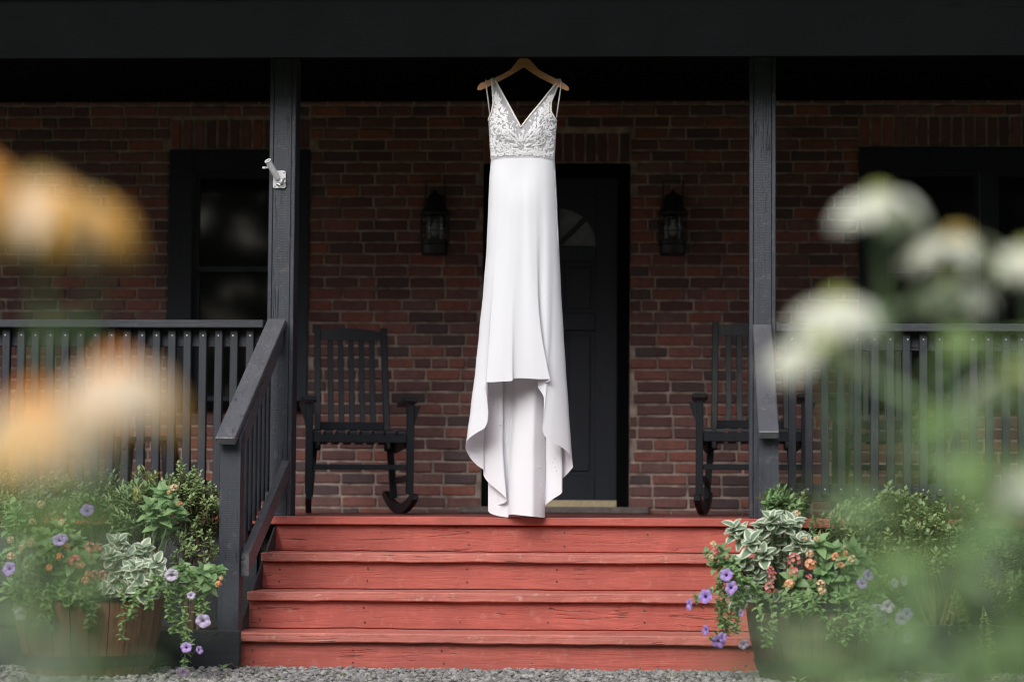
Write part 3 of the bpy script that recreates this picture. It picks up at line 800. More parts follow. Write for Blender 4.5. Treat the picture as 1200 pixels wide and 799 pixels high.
# ------------------------------------------------------------------ lanterns
def lantern(u, label):
    c = pt(u, 260); r = empty('wall_lantern', (c.x, WY, c.z)); tag(r, label, 'wall lantern', 'lanterns beside the front door')
    y = WY - .14; X = c.x
    zt_, zc, zg, zb = pt(u,222).z, pt(u,253).z, pt(u,284).z, pt(u,302).z
    part('cap', MB().lathe([(0,zt_-.02),(.012,zt_-.025),(.014,zt_-.04),(.035,zt_-.05),(.052,zt_-.075),(.060,zt_-.115),(.088,zc-.002),(.088,zc-.012),(.03,zc-.012)], (X,y,0), 20), M['iron'], r, smooth=True)
    part('base', MB().lathe([(0,zg),(.072,zg),(.076,zg-.006),(.076,zb+.01),(.07,zb),(0,zb)], (X,y,0), 20), M['iron'], r)
    part('glass', MB().lathe([(.062,zg),(.066,(zg+zc)/2),(.062,zc-.012)], (X,y,0), 20), M['clear'], r, smooth=True)
    cg = MB()
    for k in range(8):
        a = 2*math.pi*(k+.5)/8; q = Vector((X+.084*math.cos(a), y+.084*math.sin(a), 0))
        cg.tube([q+Vector((0,0,zg-.035)), q+Vector((0,0,zc))], .0032, 6)
    for zz in (zg+.047, zg+.095):
        cg.tube([(X+.084*math.cos(a), y+.084*math.sin(a), zz) for a in [2*math.pi*i/20 for i in range(21)]], .0032, 6, cap=False)
    cg.tube([(X+.084*math.cos(a), y+.084*math.sin(a), zg-.03) for a in [2*math.pi*i/20 for i in range(21)]], .004, 6, cap=False)
    part('cage', cg, M['iron'], r)
    zm = zg+.055
    part('bulb', MB().lathe([(0,zm-.032),(.018,zm-.026),(.027,zm-.006),(.026,zm+.010),(.016,zm+.030),(.013,zm+.045),(.013,zm+.06),(0,zm+.062)], (X,y,0), 14), M['bulb'], r, smooth=True)
    part('handle', MB().tube([(X-.057,y,zc+.02),(X-.057,y,zt_+.03),(X+.057,y,zt_+.03),(X+.057,y,zc+.02)], .0045, 6), M['iron'], r)
    part('wall_plate', MB().box((X-.05, WY-.022, zc-.07), (X+.05, WY-.002, zc+.12), ch=.006).tube([(X,WY-.02,zc+.06),(X,y+.03,zc+.03)], .012, 8), M['iron'], r)
lantern(513, 'black caged wall lantern beside the scarred pale brick, on the window side of the door')
lantern(789, 'black caged wall lantern above the half hidden rocking chair')

# ------------------------------------------------------------------ rocking chairs
def make_chair():
    r = empty('rocking_chair', (0,0,0)); c = M['chair']
    fx, fy, hz = .280, -.25, .615
    zr = lambda y: .035 + (y-.02)**2*0.42              # underside line of the rocker
    for s in (-1, 1):
        part('front_leg', MB().box((s*fx-.020, fy-.02, zr(fy)+.045), (s*fx+.020, fy+.02, hz), ch=.003), c, r)
        k = MB(); n = 14; ys_ = [-.42 + .92*i/n for i in range(n+1)]
        vs_ = []
        for y in ys_:
            e = min(1, min(y+.42, .5-y)/.05+.45)
            for (dx, dz) in ((-.016,0),(.016,0),(.016,.055*e),(-.016,.055*e)): vs_.append((s*(fx-.078*(y-fy))+dx, y, zr(y)-.033+dz))
        fs = [(i*4+j, i*4+(j+1) % 4, (i+1)*4+(j+1) % 4, (i+1)*4+j) for i in range(n) for j in range(4)] + [(0,1,2,3),(n*4+3,n*4+2,n*4+1,n*4)]
        part('rocker', k.add(vs_, fs), c, r)
        part('rear_leg', MB().bar((s*.242, .20, zr(.2)+.04), (s*.212, .215, .43), .038, .036, ch=.003), c, r)
        part('back_post', MB().bar((s*.200, .185, .36), (s*.192, .39, 1.075), .036, .034, ch=.004), c, r)
        a = MB(); pts = [(.262,.235,.612),(.262,.0,.615),(.262,-.18,.620),(.262,-.30,.628)]
        wds = [.045,.060,.085,.070]
        vs_ = []
        for (x, y, z_), w_ in zip(pts, wds):
            x += .018
            for (dx, dz) in ((-w_/2,0),(w_/2,0),(w_/2,.022),(-w_/2,.022)): vs_.append((s*(x+dx), y, z_+dz))
        fs = [(i*4+j, i*4+(j+1) % 4, (i+1)*4+(j+1) % 4, (i+1)*4+j) for i in range(3) for j in range(4)] + [(0,1,2,3),(15,14,13,12)]
        part('armrest', a.add(vs_, fs), c, r)
        part('arm_bracket', MB().add([(s*.302,fy-.012,.60),(s*.338,fy-.012,.606),(s*.302,fy-.012,.50),(s*.302,fy+.012,.60),(s*.338,fy+.012,.606),(s*.302,fy+.012,.50)],
             [(0,1,2),(5,4,3),(0,3,4,1),(1,4,5,2),(2,5,3,0)]), c, r)
        part('side_stretcher', MB().bar((s*.268, fy, .20), (s*.245, .2, .19), .018, .032, ch=.002), c, r)
        part('seat_rail', MB().bar((s*.262, fy+.02, .40), (s*.240, .22, .37), .022, .055, ch=.002), c, r)
    part('front_rail', MB().box((-fx+.02, fy-.012, .395), (fx-.02, fy+.012, .440), ch=.003), c, r)
    part('front_stretcher', MB().box((-fx+.02, fy-.010, .245), (fx-.02, fy+.010, .275), ch=.003), c, r)
    for k in range(8):
        x = -.235 + .067*k
        sl_ = MB(); vs_ = []
        prof = [(-.245,.440),(-.243,.452),(-.225,.458),(-.10,.447),(.06,.425),(.19,.400)]
        for (y, z_) in prof:
            for (dx, dz) in ((-.022,0),(.022,0),(.022,.018),(-.022,.018)): vs_.append((x+dx, y, z_-.008+dz))
        fs = [(i*4+j, i*4+(j+1) % 4, (i+1)*4+(j+1) % 4, (i+1)*4+j) for i in range(5) for j in range(4)] + [(0,1,2,3),(23,22,21,20)]
        part('seat_slat', sl_.add(vs_, fs), c, r)
    ln = lambda z_: .185 + (z_-.36)*.2867
    for k in range(5):
        x = -.120 + .060*k
        part('back_slat', MB().bar((x, ln(.52)+.006, .515), (x, ln(1.0)+.004, 1.005), .032, .016, ch=.002), c, r)
    part('lower_back_rail', MB().bar((-.182, ln(.50)+.004, .500), (.182, ln(.50)+.004, .500), .024, .045, side=(0,1,0), ch=.003), c, r)
    g = MB(); vs_ = []; n = 10
    for i in range(n+1):
        x = -.180 + .360*i/n; tp = 1.05 + .022*(1-(x/.18)**2)
        bt = 1.000
        for (dy, z_) in ((-.013,bt),(.013,bt),(.013+.012,tp),(-.013+.012,tp)): vs_.append((x, ln(1.005)+dy, z_))
    fs = [(i*4+j, i*4+(j+1) % 4, (i+1)*4+(j+1) % 4, (i+1)*4+j) for i in range(n) for j in range(4)] + [(0,1,2,3),(n*4+3,n*4+2,n*4+1,n*4)]
    part('crest_rail', g.add(vs_, fs), c, r)
    return r
ch0 = make_chair()
CHY = 1.22
def set_chair(o, u, rz, label, y=CHY, sc_=1.0):
    o.location = (P(u, 560, y-.25).x, y, DECK+.002); o.rotation_euler = (0, 0, rz); o.scale = (sc_,)*3
    tag(o, label, 'rocking chair', 'black rocking chairs on the porch')
set_chair(ch0, 408, R(14), 'black slatted rocking chair standing under the window side lantern, fully in view', sc_=.965)
c2 = copy_tree(ch0); set_chair(c2, 881, R(0.5), 'black rocking chair cut by the bracketless porch post')
c3 = copy_tree(ch0); set_chair(c3, 1045, R(-3), 'black rocking chair wholly behind the railing and blurred green leaves')

# stool behind the railing
stl = empty('side_table', (P(172,560,1.3).x, 1.3, DECK)); tag(stl, 'small black table glimpsed between balusters above the shrubs', 'side table')
X = stl.location.x; zt_ = P(172,512,1.3).z
part('top', MB().box((X-.17, 1.12, zt_-.022), (X+.17, 1.48, zt_), ch=.004), M['chair'], stl)
for sx in (-1,1):
    for sy in (-1,1):
        part('leg', MB().bar((X+sx*.12, 1.3+sy*.13, zt_-.022), (X+sx*.16, 1.3+sy*.16, DECK+.001), .03, .03, ch=.002), M['chair'], stl)

# ------------------------------------------------------------------ hanger and dress
DY = -0.15
hg = empty('clothes_hanger', P(613, 78, DY)); tag(hg, 'wooden clothes hanger carrying the white wedding dress', 'hanger')
up_ = [(559.5,105.5),(560,102),(563,98),(575,93.5),(588,88),(598,82.5),(603,76.5),(607,71),(611,68.3),(616,68.3),(621,70.5),(626,76),(631,82),(640,87),(652,93),(661,98),(666,102),(667,106)]
dn_ = [(664,106.5),(655,102.5),(643,96.5),(632,91),(622,84.5),(614,79),(606,83.5),(596,89.5),(584,96),(573,101.5),(563,106)]
outl = [(P(u,v,DY).x, P(u,v,DY).z) for u, v in up_+dn_]
o = part('arm', MB().prism(outl, DY-.008, DY+.008), M['hanger'], hg)
hp = P(613, 70, DY); zt_ = hp.z
part('hook', MB().tube([(hp.x,DY,zt_-.01),(hp.x,DY,zt_+.03),(hp.x+.002,DY+.0,zt_+.045),(hp.x+.02,DY+.02,zt_+.06),(hp.x+.022,DY+.05,zt_+.085),(hp.x+.01,DY+.09,zt_+.10),(hp.x-.008,DY+.125,zt_+.095),(hp.x-.012,DY+.135,zt_+.075)], .002, 8), M['steel'], hg)
part('nail', MB().tube([(hp.x-.03,-.03,zt_+.087),(hp.x-.03,.01,zt_+.087)], .003, 6).tube([(hp.x-.03,-.028,zt_+.087),(hp.x+.02,-.028,zt_+.0925)], .0025, 6), M['steel'], hg)

def crom(pts, n):
    """Catmull-Rom through pts (tuples), n samples"""
    out = []; k = len(pts)
    for i in range(n):
        t = i/(n-1)*(k-1); a = min(int(t), k-2); f = t-a
        p0, p1, p2, p3 = (pts[max(a-1,0)], pts[a], pts[a+1], pts[min(a+2,k-1)])
        out.append(tuple(0.5*((2*b)+(-a_+c)*f+(2*a_-5*b+4*c-d)*f*f+(-a_+3*b-3*c+d)*f**3) for a_, b, c, d in zip(p0,p1,p2,p3)))
    return out
def lerp(tab, x):
    if x <= tab[0][0]: return tab[0][1]
    for (a, p), (b, q) in zip(tab, tab[1:]):
        if x <= b:
            f = (x-a)/(b-a); f = f*f*(3-2*f)*.4 + f*.6
            return p + (q-p)*f
    return tab[-1][1]
EDL = [(186,575.5),(210,573.5),(240,572.3),(290,570.3),(340,566.5),(390,561.5),(430,557.5),(480,551.5),(510,547.5),(524,545.5),(548,544.5),(610,546)]
EDR = [(186,650),(210,651.5),(240,653),(290,655.3),(340,657.5),(390,660.5),(430,663),(480,666.5),(524,669.5),(548,671.5),(610,672)]
DEP = [(186,.075),(240,.098),(320,.105),(450,.125),(530,.15),(610,.16)]
dr = empty('wedding_dress', P(612, 186, DY)); tag(dr, 'white wedding dress with lace bodice and high-low train hanging over the steps', 'dress')
front = [(545.2,525,0.0),(549,515.8,-.045),(560,507.5,-.07),(570.5,501,-.085),(574.3,488,-.095),(573.4,470,-.10),(571,455,-.108),(570,449.3,-.112),(580,449,-.12),(592,448.3,-.125),(602.5,447.6,-.128),(605.5,444.6,-.118),(620,444.6,-.124),(634,445.6,-.122),(646.5,445.6,-.116),(644,448.5,-.104),(632,452.8,-.088),(635,459,-.09),(639,467,-.098),(638.8,485,-.104),(638,507,-.10),(648,517.5,-.085),(659,524,-.06),(668,533,-.028),(671.7,547,0.0)]
back = [(545.2,525,0.0),(549.5,535,.035),(557,544,.05),(566,551,.060),(565,556.5,.075),(571,565,.055),(582,574,.030),(593,584,.020),(590,589,.055),(578,593,.085),(570,597,.095),(573,601.5,.085),(583,604.5,.065),(594,606,.075),(594.5,604,.05),(598,602.5,.005),(606,603,-.025),(616,604,-.035),(626,605,-.020),(634,606,.015),(637.5,606,.055),(636.5,600,.075),(638,592,.060),(648,584,.040),(658,577,.035),(656.5,568,.07),(657,562,.085),(664,555,.060),(671.7,547,0.0)]
NC, NRW = 120, 56
def skirt(hems, sgn):
    hs_ = crom(hems, NC)
    n_top = [-math.cos(math.pi*i/(NC-1)) for i in range(NC)]
    vs_ = []
    for j in range(NRW):
        t = j/(NRW-1)
        for i in range(NC):
            hu, hv, hd = hs_[i]
            v = 186 + (hv-186)*t
            L, Rr = lerp(EDL, v), lerp(EDR, v); c, h = (L+Rr)/2, (Rr-L)/2
            Lh, Rh = lerp(EDL, hv), lerp(EDR, hv); nh = (hu-(Lh+Rh)/2)/((Rh-Lh)/2)
            nt_ = n_top[i]
            gl = t**(2.6 if sgn < 0 else 0.95)
            nn = nt_*(1-gl) + nh*gl
            if i in (0, NC-1): nn = -1 if i == 0 else 1
            nn = max(-1.02, min(1.02, nn))
            d0 = (-1 if sgn < 0 else .5)*lerp(DEP, v)*math.sqrt(max(0, 1-nt_*nt_))
            dep = d0*(1-gl) + (hd if sgn < 0 else hd*.85 + .012*math.sin(math.pi*i/(NC-1)))*gl
            if sgn > 0:
                dep -= .020*(1-abs(math.sin(nt_*6.2+.55)))**2.5*t*(1-nt_*nt_)
                dep += .008*math.sin(nt_*9.0+.6)*math.sin(math.pi*min(1,t*1.1))*(1-nt_*nt_)
            else:
                dep += .0060*t*math.sin(nt_*11+1.3+.5*math.sin(t*3))*(1-nt_**4) + .0025*math.sin(nt_*23+t*2.5)*t
                dep += .004*math.exp(-((t-.10)/.08)**2)*math.sin(nt_*5+2)
            p = P(c + h*nn, v, DY)
            vs_.append(Vector((p.x, DY + dep, p.z)))
    fs = [(j*NC+i, j*NC+i+1, (j+1)*NC+i+1, (j+1)*NC+i) for j in range(NRW-1) for i in range(NC-1)]
    return MB().add(vs_, fs)
def cloth(o, th=.0014):
    md = o.modifiers.new('thickness', 'SOLIDIFY'); md.thickness = th; md.offset = 0
sk = part('skirt', skirt(front, -1), M['crepe'], dr, smooth=True)
tr = part('train', skirt(back, 1), M['lining'], dr, smooth=True)
# side seams
def edge_path(tab, v0, v1, n=24, dx=0): return [P(lerp(tab, v0+(v1-v0)*i/(n-1))+dx, v0+(v1-v0)*i/(n-1), DY-.004) for i in range(n)]
hemf = crom(front, NC)
# bodice
BXL = [(94,576.3),(108,577.6),(121,578.6),(132,577),(138,574.3),(142,572.9),(165,574.2),(187,575.4)]
BXR = [(95,656.8),(108,651),(121,646.3),(132,646.2),(138,649.5),(143,652.9),(165,651.3),(187,650.1)]
VN = 152.5
def bod_dep(u, v):
    k = lerp([(94,.012),(120,.035),(142,.065),(160,.080),(187,.0758)], v)
    n_ = max(-1, min(1, (u-612.2)/40.0)); 
    bust = .022*math.exp(-((v-152)/20)**2)*(math.exp(-((n_-.45)/.33)**2)+math.exp(-((n_+.45)/.33)**2))
    return -(k*math.sqrt(max(0, 1-n_*n_*.96)) + bust)
def bp(u, v, off=0.0):
    p = P(u, v, DY); return Vector((p.x, DY + bod_dep(u, v) - off, p.z))
NLX = lambda v: 580 + (612-580)*(v-94)/(VN-94)
NRX = lambda v: 653.8 + (612-653.8)*(v-95)/(VN-95)
g = MB(); NU, NV = 14, 40
for side in (0, 1):
    vs_ = []
    for j in range(NV+1):
        v = 94.5 + (187.5-94.5)*j/NV
        if side == 0: a_, b_ = lerp(BXL, v), min(NLX(v), 612.1)
        else: a_, b_ = max(NRX(v), 612.1), lerp(BXR, v)
        for i in range(NU+1): vs_.append(bp(a_+(b_-a_)*i/NU, v))
    g.add(vs_, [(j*(NU+1)+i, j*(NU+1)+i+1, (j+1)*(NU+1)+i+1, (j+1)*(NU+1)+i) for j in range(NV) for i in range(NU)])
part('bodice', g, M['tulle'], dr, smooth=True)
# back of the bodice, low cut
g = MB(); vs_ = []
for j in range(9):
    v = 150 + 37.5*j/8
    for i in range(21):
        n_ = -1 + 2*i/20; a_, b_ = lerp(BXL, max(v,143)), lerp(BXR, max(v,143))
        u = (a_+b_)/2 + (b_-a_)/2*n_; p = P(u, v - 6*abs(n_)*(1-j/8), DY)
        vs_.append(Vector((p.x, DY + .07*math.sqrt(max(0,1-n_*n_)) , p.z)))
g.add(vs_, [(j*21+i, j*21+i+1, (j+1)*21+i+1, (j+1)*21+i) for j in range(8) for i in range(20)])
part('bodice_back', g, M['tulle'], dr, smooth=True)
tr_ = MB()
tr_.tube([bp(min(NLX(v),612), v, .001) for v in [94+(VN-94)*i/20 for i in range(21)]] + [bp(max(NRX(v),612), v, .001) for v in [VN-(VN-95)*i/20 for i in range(1,21)]], .0048, 8)
part('neckline_trim', tr_, M['trim'], dr, smooth=True)
for tab, v0 in ((BXL, 94), (BXR, 95)):
    part('armhole_trim', MB().tube([bp(lerp(tab, v), v, .001) for v in [v0+(143-v0)*i/20 for i in range(21)]], .0042, 8), M['trim'], dr, smooth=True)
for (a_, b_) in (((569.6,96.5),(574.6,137)), ((657.9,97.5),(652.3,139))):
    p0, p1 = P(*a_, DY), P(*b_, DY+.01)
    part('hanging_loop', MB().tube([p0+Vector((0,.012,.004)), p0+Vector((0,-.011,.008)), p0+Vector((0,-.011,-.01)), (p0+p1)/2+Vector((0,-.01,0)), p1+Vector((0,-.01,0))], .0036, 6), M['trim'], dr, smooth=True)
# strap tops that lie over the hanger
for (ua, ub, vv) in ((576.3,580,94.5), (653.8,656.8,95.3)):
    p = P((ua+ub)/2, vv, DY); hw_ = (P(ub,vv,DY).x-P(ua,vv,DY).x)/2+.002
    vs_ = []
    for k in range(7):
        a_ = math.pi*k/6
        for s in (-1, 1): vs_.append((p.x+s*hw_, DY-.012*math.cos(a_), p.z + .002 + .010*math.sin(a_)))
    part('strap', MB().add(vs_, [(2*k,2*k+1,2*k+3,2*k+2) for k in range(6)]), M['trim'], dr, smooth=True)
# lace: many small leaf shapes lying on the bodice
def lace_leaf(mb, u, v, ang, L, W, off, flip=1):
    """L, W in photo px on the bodice surface"""
    du, dv = math.cos(ang), -math.sin(ang)
    n = 5; rows = []
    for i in range(n+1):
        t = i/n; wd = W*math.sin(math.pi*min(1, .08+.92*t)**.8)*.5
        cu, cv = u + du*L*t + flip*(-dv)*L*.18*t*t, v + dv*L*t + flip*du*L*.18*t*t
        lift = off + .0007*math.sin(math.pi*t)
        rows.append([bp(cu - dv*wd*s, cv + du*wd*s, lift + (.0016 if s == 0 else 0)) for s in (-1, 0, 1)])
    vs_ = [p for r_ in rows for p in r_]
    mb.add(vs_, [(3*i+j, 3*i+j+1, 3*i+j+4, 3*i+j+3) for i in range(n) for j in range(2)])
lc = MB(); q = random.Random(5)
for k in range(1250):
    v = q.uniform(112, 186); 
    s = q.choice((0, 1))
    a_, b_ = (lerp(BXL, v)+1.5, NLX(v)-3) if s == 0 else (NRX(v)+3, lerp(BXR, v)-1.5)
    if v > VN-4: a_, b_ = (lerp(BXL, v)+1.5, 612) if s == 0 else (612, lerp(BXR, v)-1.5)
    if b_-a_ < 2: continue
    u = q.uniform(a_, b_)
    din = (b_-u)/(b_-a_) if s == 0 else (u-a_)/(b_-a_)
    if v < VN+4 and din < .30 and q.random() < .9: continue
    if v < 130 and din < .42: continue
    if 160 < v < 174 and abs(u-612) < 9 and q.random() < .82: continue
    if VN-2 < v < 160 and 3 < abs(u-612) < 9 and q.random() < .7: continue
    base = (R(112) if s == 0 else R(68)) + q.gauss(0, .75)
    L = q.uniform(2.6, 5.6)
    eu = u + math.cos(base)*L; ev = v - math.sin(base)*L
    if ev < 188:
        lo, hi = (lerp(BXL, ev)+.5, min(NLX(ev)-1.5, 612)) if s == 0 else (max(NRX(ev)+1.5, 612), lerp(BXR, ev)-.5)
        if not (lo <= eu <= hi): continue
    lace_leaf(lc, u, v, base, L, q.uniform(1.2, 2.3), q.uniform(.0006,.0016), q.choice((-1,1)))
for s in (-1, 1):                      # centre motif, mirrored
    for (u, v, ang, L, W) in ((1,170,92,14,5),(3,169,70,16,5),(5,170,52,16,5),(4,175,30,14,4.5),(4,178,8,13,4),(2,180,-25,9,4),(8,163,62,14,4.5),(11,168,35,14,4.5),(12,174,15,14,4.5),(16,162,55,14,4.5),(1,184,85,9,4),(10,181,10,10,4),(14,158,75,12,4.5)):
        aa = R(ang) if s > 0 else R(180-ang)
        lace_leaf(lc, 612.2+s*u, v, aa, L*.8, W*.58, .0020, s)
for k in range(46):                    # scalloped lower edge over the waist
    u = 577 + 71.5*k/45
    lace_leaf(lc, u, 182 + q.uniform(-2,1.0), R(-90)+q.gauss(0,.9), q.uniform(2.0,4.2), 1.7, .0012, q.choice((-1,1)))
    lace_leaf(lc, u, 183 + q.uniform(-3,1.0), q.uniform(0,6.28), q.uniform(2.5,4), 1.6, .0010, 1)
o = part('lace', lc, M['lace'], dr, smooth=True); o['kind'] = 'stuff'
# narrow seam line down the side of the skirt and small sprigs of lace inside the train
part('side_seam', MB().tube([P(lerp(EDR, v)-1.2, v, DY-.028) for v in [200+4*i for i in range(24)]], .0012, 5), M['crepe'], dr, smooth=True)
from mathutils.bvhtree import BVHTree
tvs = skirt(back, 1); bvt = BVHTree.FromPolygons(tvs.v, tvs.f)
def on_train(u, v):
    q0 = P(u, v, DY); d = (q0-CAM).normalized()
    h = bvt.ray_cast(CAM, d)
    return h[0] if h[0] is not None else q0
def sprig(cu, cv, pts):
    mb = MB()
    for (u, v, r_) in pts:
        h = on_train(cu+u, cv+v); r_ *= .62
        mb.lathe([(0,-r_),(r_*.7,-r_*.7),(r_,0),(r_*.7,r_*.7),(0,r_)], h, 8)
    part('lace_sprig', mb, M['lace'], dr, smooth=True)
sprig(577, 470, [(0,-8,.005),(2,-4,.006),(1,0,.005),(2,4,.006),(0,8,.004),(3,11,.004)])
sprig(569.5, 522, [(4,-9,.004),(1,-5,.006),(-1,0,.005),(1,4,.006),(1,8,.006)])
sprig(586.5, 497.5, [(0,0,.009),(-2,1,.005)])
sprig(650, 545, [(0,-8,.006),(-2,-3,.005),(0,2,.006),(2,6,.005),(4,9,.004)])
sprig(635, 573, [(1,-8,.005),(0,-2,.006),(1,4,.005),(0,9,.006)])
sprig(631.5, 547, [(0,0,.007),(2,1,.004)])
sprig(641.5, 521, [(0,0,.005),(0,4,.004)])

# ------------------------------------------------------------------ plants
def leafv(mb, base, d, up, L, W, droop=.25, nseg=4, fold=.15, mi=0, edge=None, rnd_=1.0):
    """leaf blade: base point, direction, up normal; edge = material index of a border strip"""
    d = Vector(d).normalized(); up = Vector(up); sd_ = d.cross(up)
    if sd_.length < 1e-4: sd_ = d.orthogonal()
    sd_.normalize(); nu = sd_.cross(d).normalized()
    cs = (-1,-.62,0,.62,1) if edge is not None else (-1,0,1)
    k = len(cs); vs_ = []
    for i in range(nseg+1):
        t = i/nseg; c = base + d*(L*t) - nu*(droop*L*t*t)
        wd = W*.5*math.sin(math.pi*min(.985, .07+.93*t**.85))**rnd_ if nseg > 2 else W*.5*(0.12, 1.0, 0.05)[min(i,2)]
        for s in cs: vs_.append(c + sd_*(wd*s) + nu*(fold*wd*abs(s)))
    for i in range(nseg):
        for j in range(k-1):
            m_ = mi if edge is None else (edge if j in (0, k-2) else mi)
            mb.add([], [], 0)
            mb.f.append(tuple(len(mb.v)+x for x in (i*k+j, i*k+j+1, (i+1)*k+j+1, (i+1)*k+j))); mb.m.append(m_)
    mb.v += vs_
def rdir(q, up=.3):
    a = q.uniform(0, 2*math.pi); z = q.uniform(-.3, 1)
    z = z*(1-up)+up
    r_ = math.sqrt(max(0, 1-min(1,z*z))); return Vector((r_*math.cos(a), r_*math.sin(a), z)).normalized()
def shrub(name, c, rad, ntip, leaf, mats, label, cat, group=None, seed=1, base=None, per=9, tipmat=None, gap=.35, stick=0):
    """bush of leaf rosettes at twig tips spread through an uneven crown"""
    q = random.Random(seed); c = Vector(c); base = Vector(base) if base else Vector((c.x, c.y, .1))
    r = empty(name, base); tag(r, label, cat, group)
    fol = MB(); tw = MB()
    lobes = [(c + Vector((q.uniform(-.5,.5)*rad[0], q.uniform(-.5,.5)*rad[1], q.uniform(-.35,.6)*rad[2])), q.uniform(.45,.7)) for _ in range(7)]
    n = 0; tries = 0
    while n < ntip and tries < ntip*12:
        tries += 1
        lc_, lr = q.choice(lobes); d = rdir(q, .15)
        p = lc_ + Vector((d.x*rad[0], d.y*rad[1], d.z*rad[2]))*lr*q.uniform(.45,1.05)
        if noise.noise(p*9.0+Vector((seed,0,0))) < -gap: continue
        if p.z < base.z+.02: continue
        n += 1
        out = ((p-c).normalized()*.6 + Vector((0,0,.7)) + rdir(q)*.35).normalized()
        b0 = p - out*leaf[0]*1.8
        tw.tube([b0 - out*.03, b0, p], [.0022,.0018,.0010], 4, cap=False)
        tip = tipmat is not None and q.random() < tipmat
        for k in range(per):
            a = 2.4*k + q.uniform(-.4,.4); t = k/per
            o_ = out.orthogonal().normalized(); b_ = out.cross(o_)
            rad_ = (o_*math.cos(a)+b_*math.sin(a))
            el = -.15 + 1.15*t
            dd = (rad_*math.cos(el) + out*math.sin(el)).normalized()
            leafv(fol, p - out*leaf[0]*1.5*(1-t), dd, out, leaf[0]*q.uniform(.7,1.15), leaf[1]*q.uniform(1.0,1.3), -.15 + .5*q.random(), 2, .2, 1 if tip and t > .3 else 0)
    for k in range(9):
        lc_, lr = lobes[k % 7]
        tw.tube([base + Vector((q.uniform(-.04,.04), q.uniform(-.04,.04), 0)), base*.5+lc_*.5+Vector((q.uniform(-.05,.05),0,0)), lc_ + Vector((q.uniform(-.1,.1)*rad[0],0,rad[2]*.3))], [.009,.006,.003], 5, cap=False)
    o = part('foliage', fol, mats, r, fix=False); o['kind'] = 'stuff'
    part('twigs', tw, M['twig'], r, fix=False)['kind'] = 'stuff'
    return r

# bed shrubs (photo places, depth in the bed)
shrub('boxwood', P(140,605,-.75), (.30,.25,.24), 420, (.026,.012), [M['box_leaf'], M['pieris_tip']], 'dense dark green boxwood behind the blurred peach flowers', 'shrub', 'small leaved shrubs in the bed', 2)
shrub('boxwood', P(228,625,-.62), (.19,.20,.30), 430, (.024,.012), [M['azalea_leaf'], M['pieris_tip']], 'small leaved shrub pressed against the newel of the handrail', 'shrub', 'small leaved shrubs in the bed', 3)
shrub('boxwood', P(40,610,-.6), (.32,.25,.26), 380, (.030,.013), [M['box_leaf'], M['pieris_tip']], 'dark shrub at the picture edge beyond the boxwood', 'shrub', 'small leaved shrubs in the bed', 4, tipmat=.1)
shrub('pieris', P(155,600,-.85), (.20,.18,.19), 130, (.048,.013), [M['box_leaf'], M['pieris_tip']], 'narrow leaved shrub with pale yellow-green tips above the petunia', 'shrub', None, 5, per=12, tipmat=.22)
shrub('azalea', P(1105,655,-.7), (.36,.28,.32), 520, (.034,.016), [M['azalea_leaf'], M['pieris_tip']], 'spreading small leaved azalea in front of the brown deck edge', 'shrub', 'azaleas beside the planter', 6, tipmat=.06)
shrub('azalea', P(1010,630,-.6), (.26,.22,.26), 380, (.034,.015), [M['azalea_leaf'], M['pieris_tip']], 'azalea between the planter and the railing with cream tips', 'shrub', 'azaleas beside the planter', 7, tipmat=.08)
shrub('azalea', P(1230,690,-.6), (.30,.25,.28), 260, (.034,.015), [M['box_leaf'], M['pieris_tip']], 'dark low azalea at the picture edge by the weedy gravel', 'shrub', 'azaleas beside the planter', 8)
shrub('pieris', P(925,598,-1.25), (.125,.12,.12), 90, (.042,.015), [M['lantana_leaf'], M['pieris_tip']], 'upright bushy plant with yellow buds against the end-on handrail newel', 'shrub', None, 9, base=P(935,690,-1.3), per=11, tipmat=.10)

# barrels
def barrel(u, v_rim, label, mat):
    y = -1.43; c = P(u, v_rim, y); H = c.z
    r = empty('barrel_planter', (c.x, y, 0)); tag(r, label, 'planter', 'half barrel planters beside the steps')
    rt, rb = .325, .258; n = 24 if u < 500 else 40
    rad = lambda t: rb + (rt-rb)*t + .012*math.sin(math.pi*t)
    for k in range(n):
        a0 = 2*math.pi*(k+.03)/n; a1 = 2*math.pi*(k+.97)/n
        mb = MB(); vs_ = []
        dr_ = rnd.uniform(-.002,.002)
        for t in (0, .25, .5, .75, 1):
            ro = rad(t)+dr_; ri = ro-.022
            for (q_, a) in ((ro,a0),(ro,(a0+a1)/2),(ro,a1),(ri,a1),(ri,a0)): vs_.append((c.x+q_*math.cos(a), y+q_*math.sin(a), H*t))
        fs = [(i*5+j, i*5+(j+1) % 5, (i+1)*5+(j+1) % 5, (i+1)*5+j) for i in range(4) for j in range(5)] + [(4,3,2,1,0),(20,21,22,23,24)]
        part('stave', mb.add(vs_, fs), mat, r)
    for t0, t1 in ((.10,.26),(.90,1.03) if u > 500 else (.96,1.01)):
        part('hoop', MB().lathe([(rad(t0)+.001,H*t0),(rad(t0)+.005,H*t0),(rad(t1)+.005,H*t1),(rad(t1)+.001,H*t1)], (c.x,y,0), 40), M['hoop'] if t0 < .5 else M['pot_black'], r, smooth=False)
    part('soil_fill', MB().lathe([(0,H*.93),(rt-.03,H*.9)], (c.x,y,0), 24), M['soil'], r)
    return c, y
bl_c, BY = barrel(105, 697, 'brown half barrel planter filled with coral and peach flowers beside the shrub side newel', M['stave'])
br_c, BY = barrel(962, 705, 'grey brown half barrel planter standing in front of the end-on handrail', M['stave_grey'])

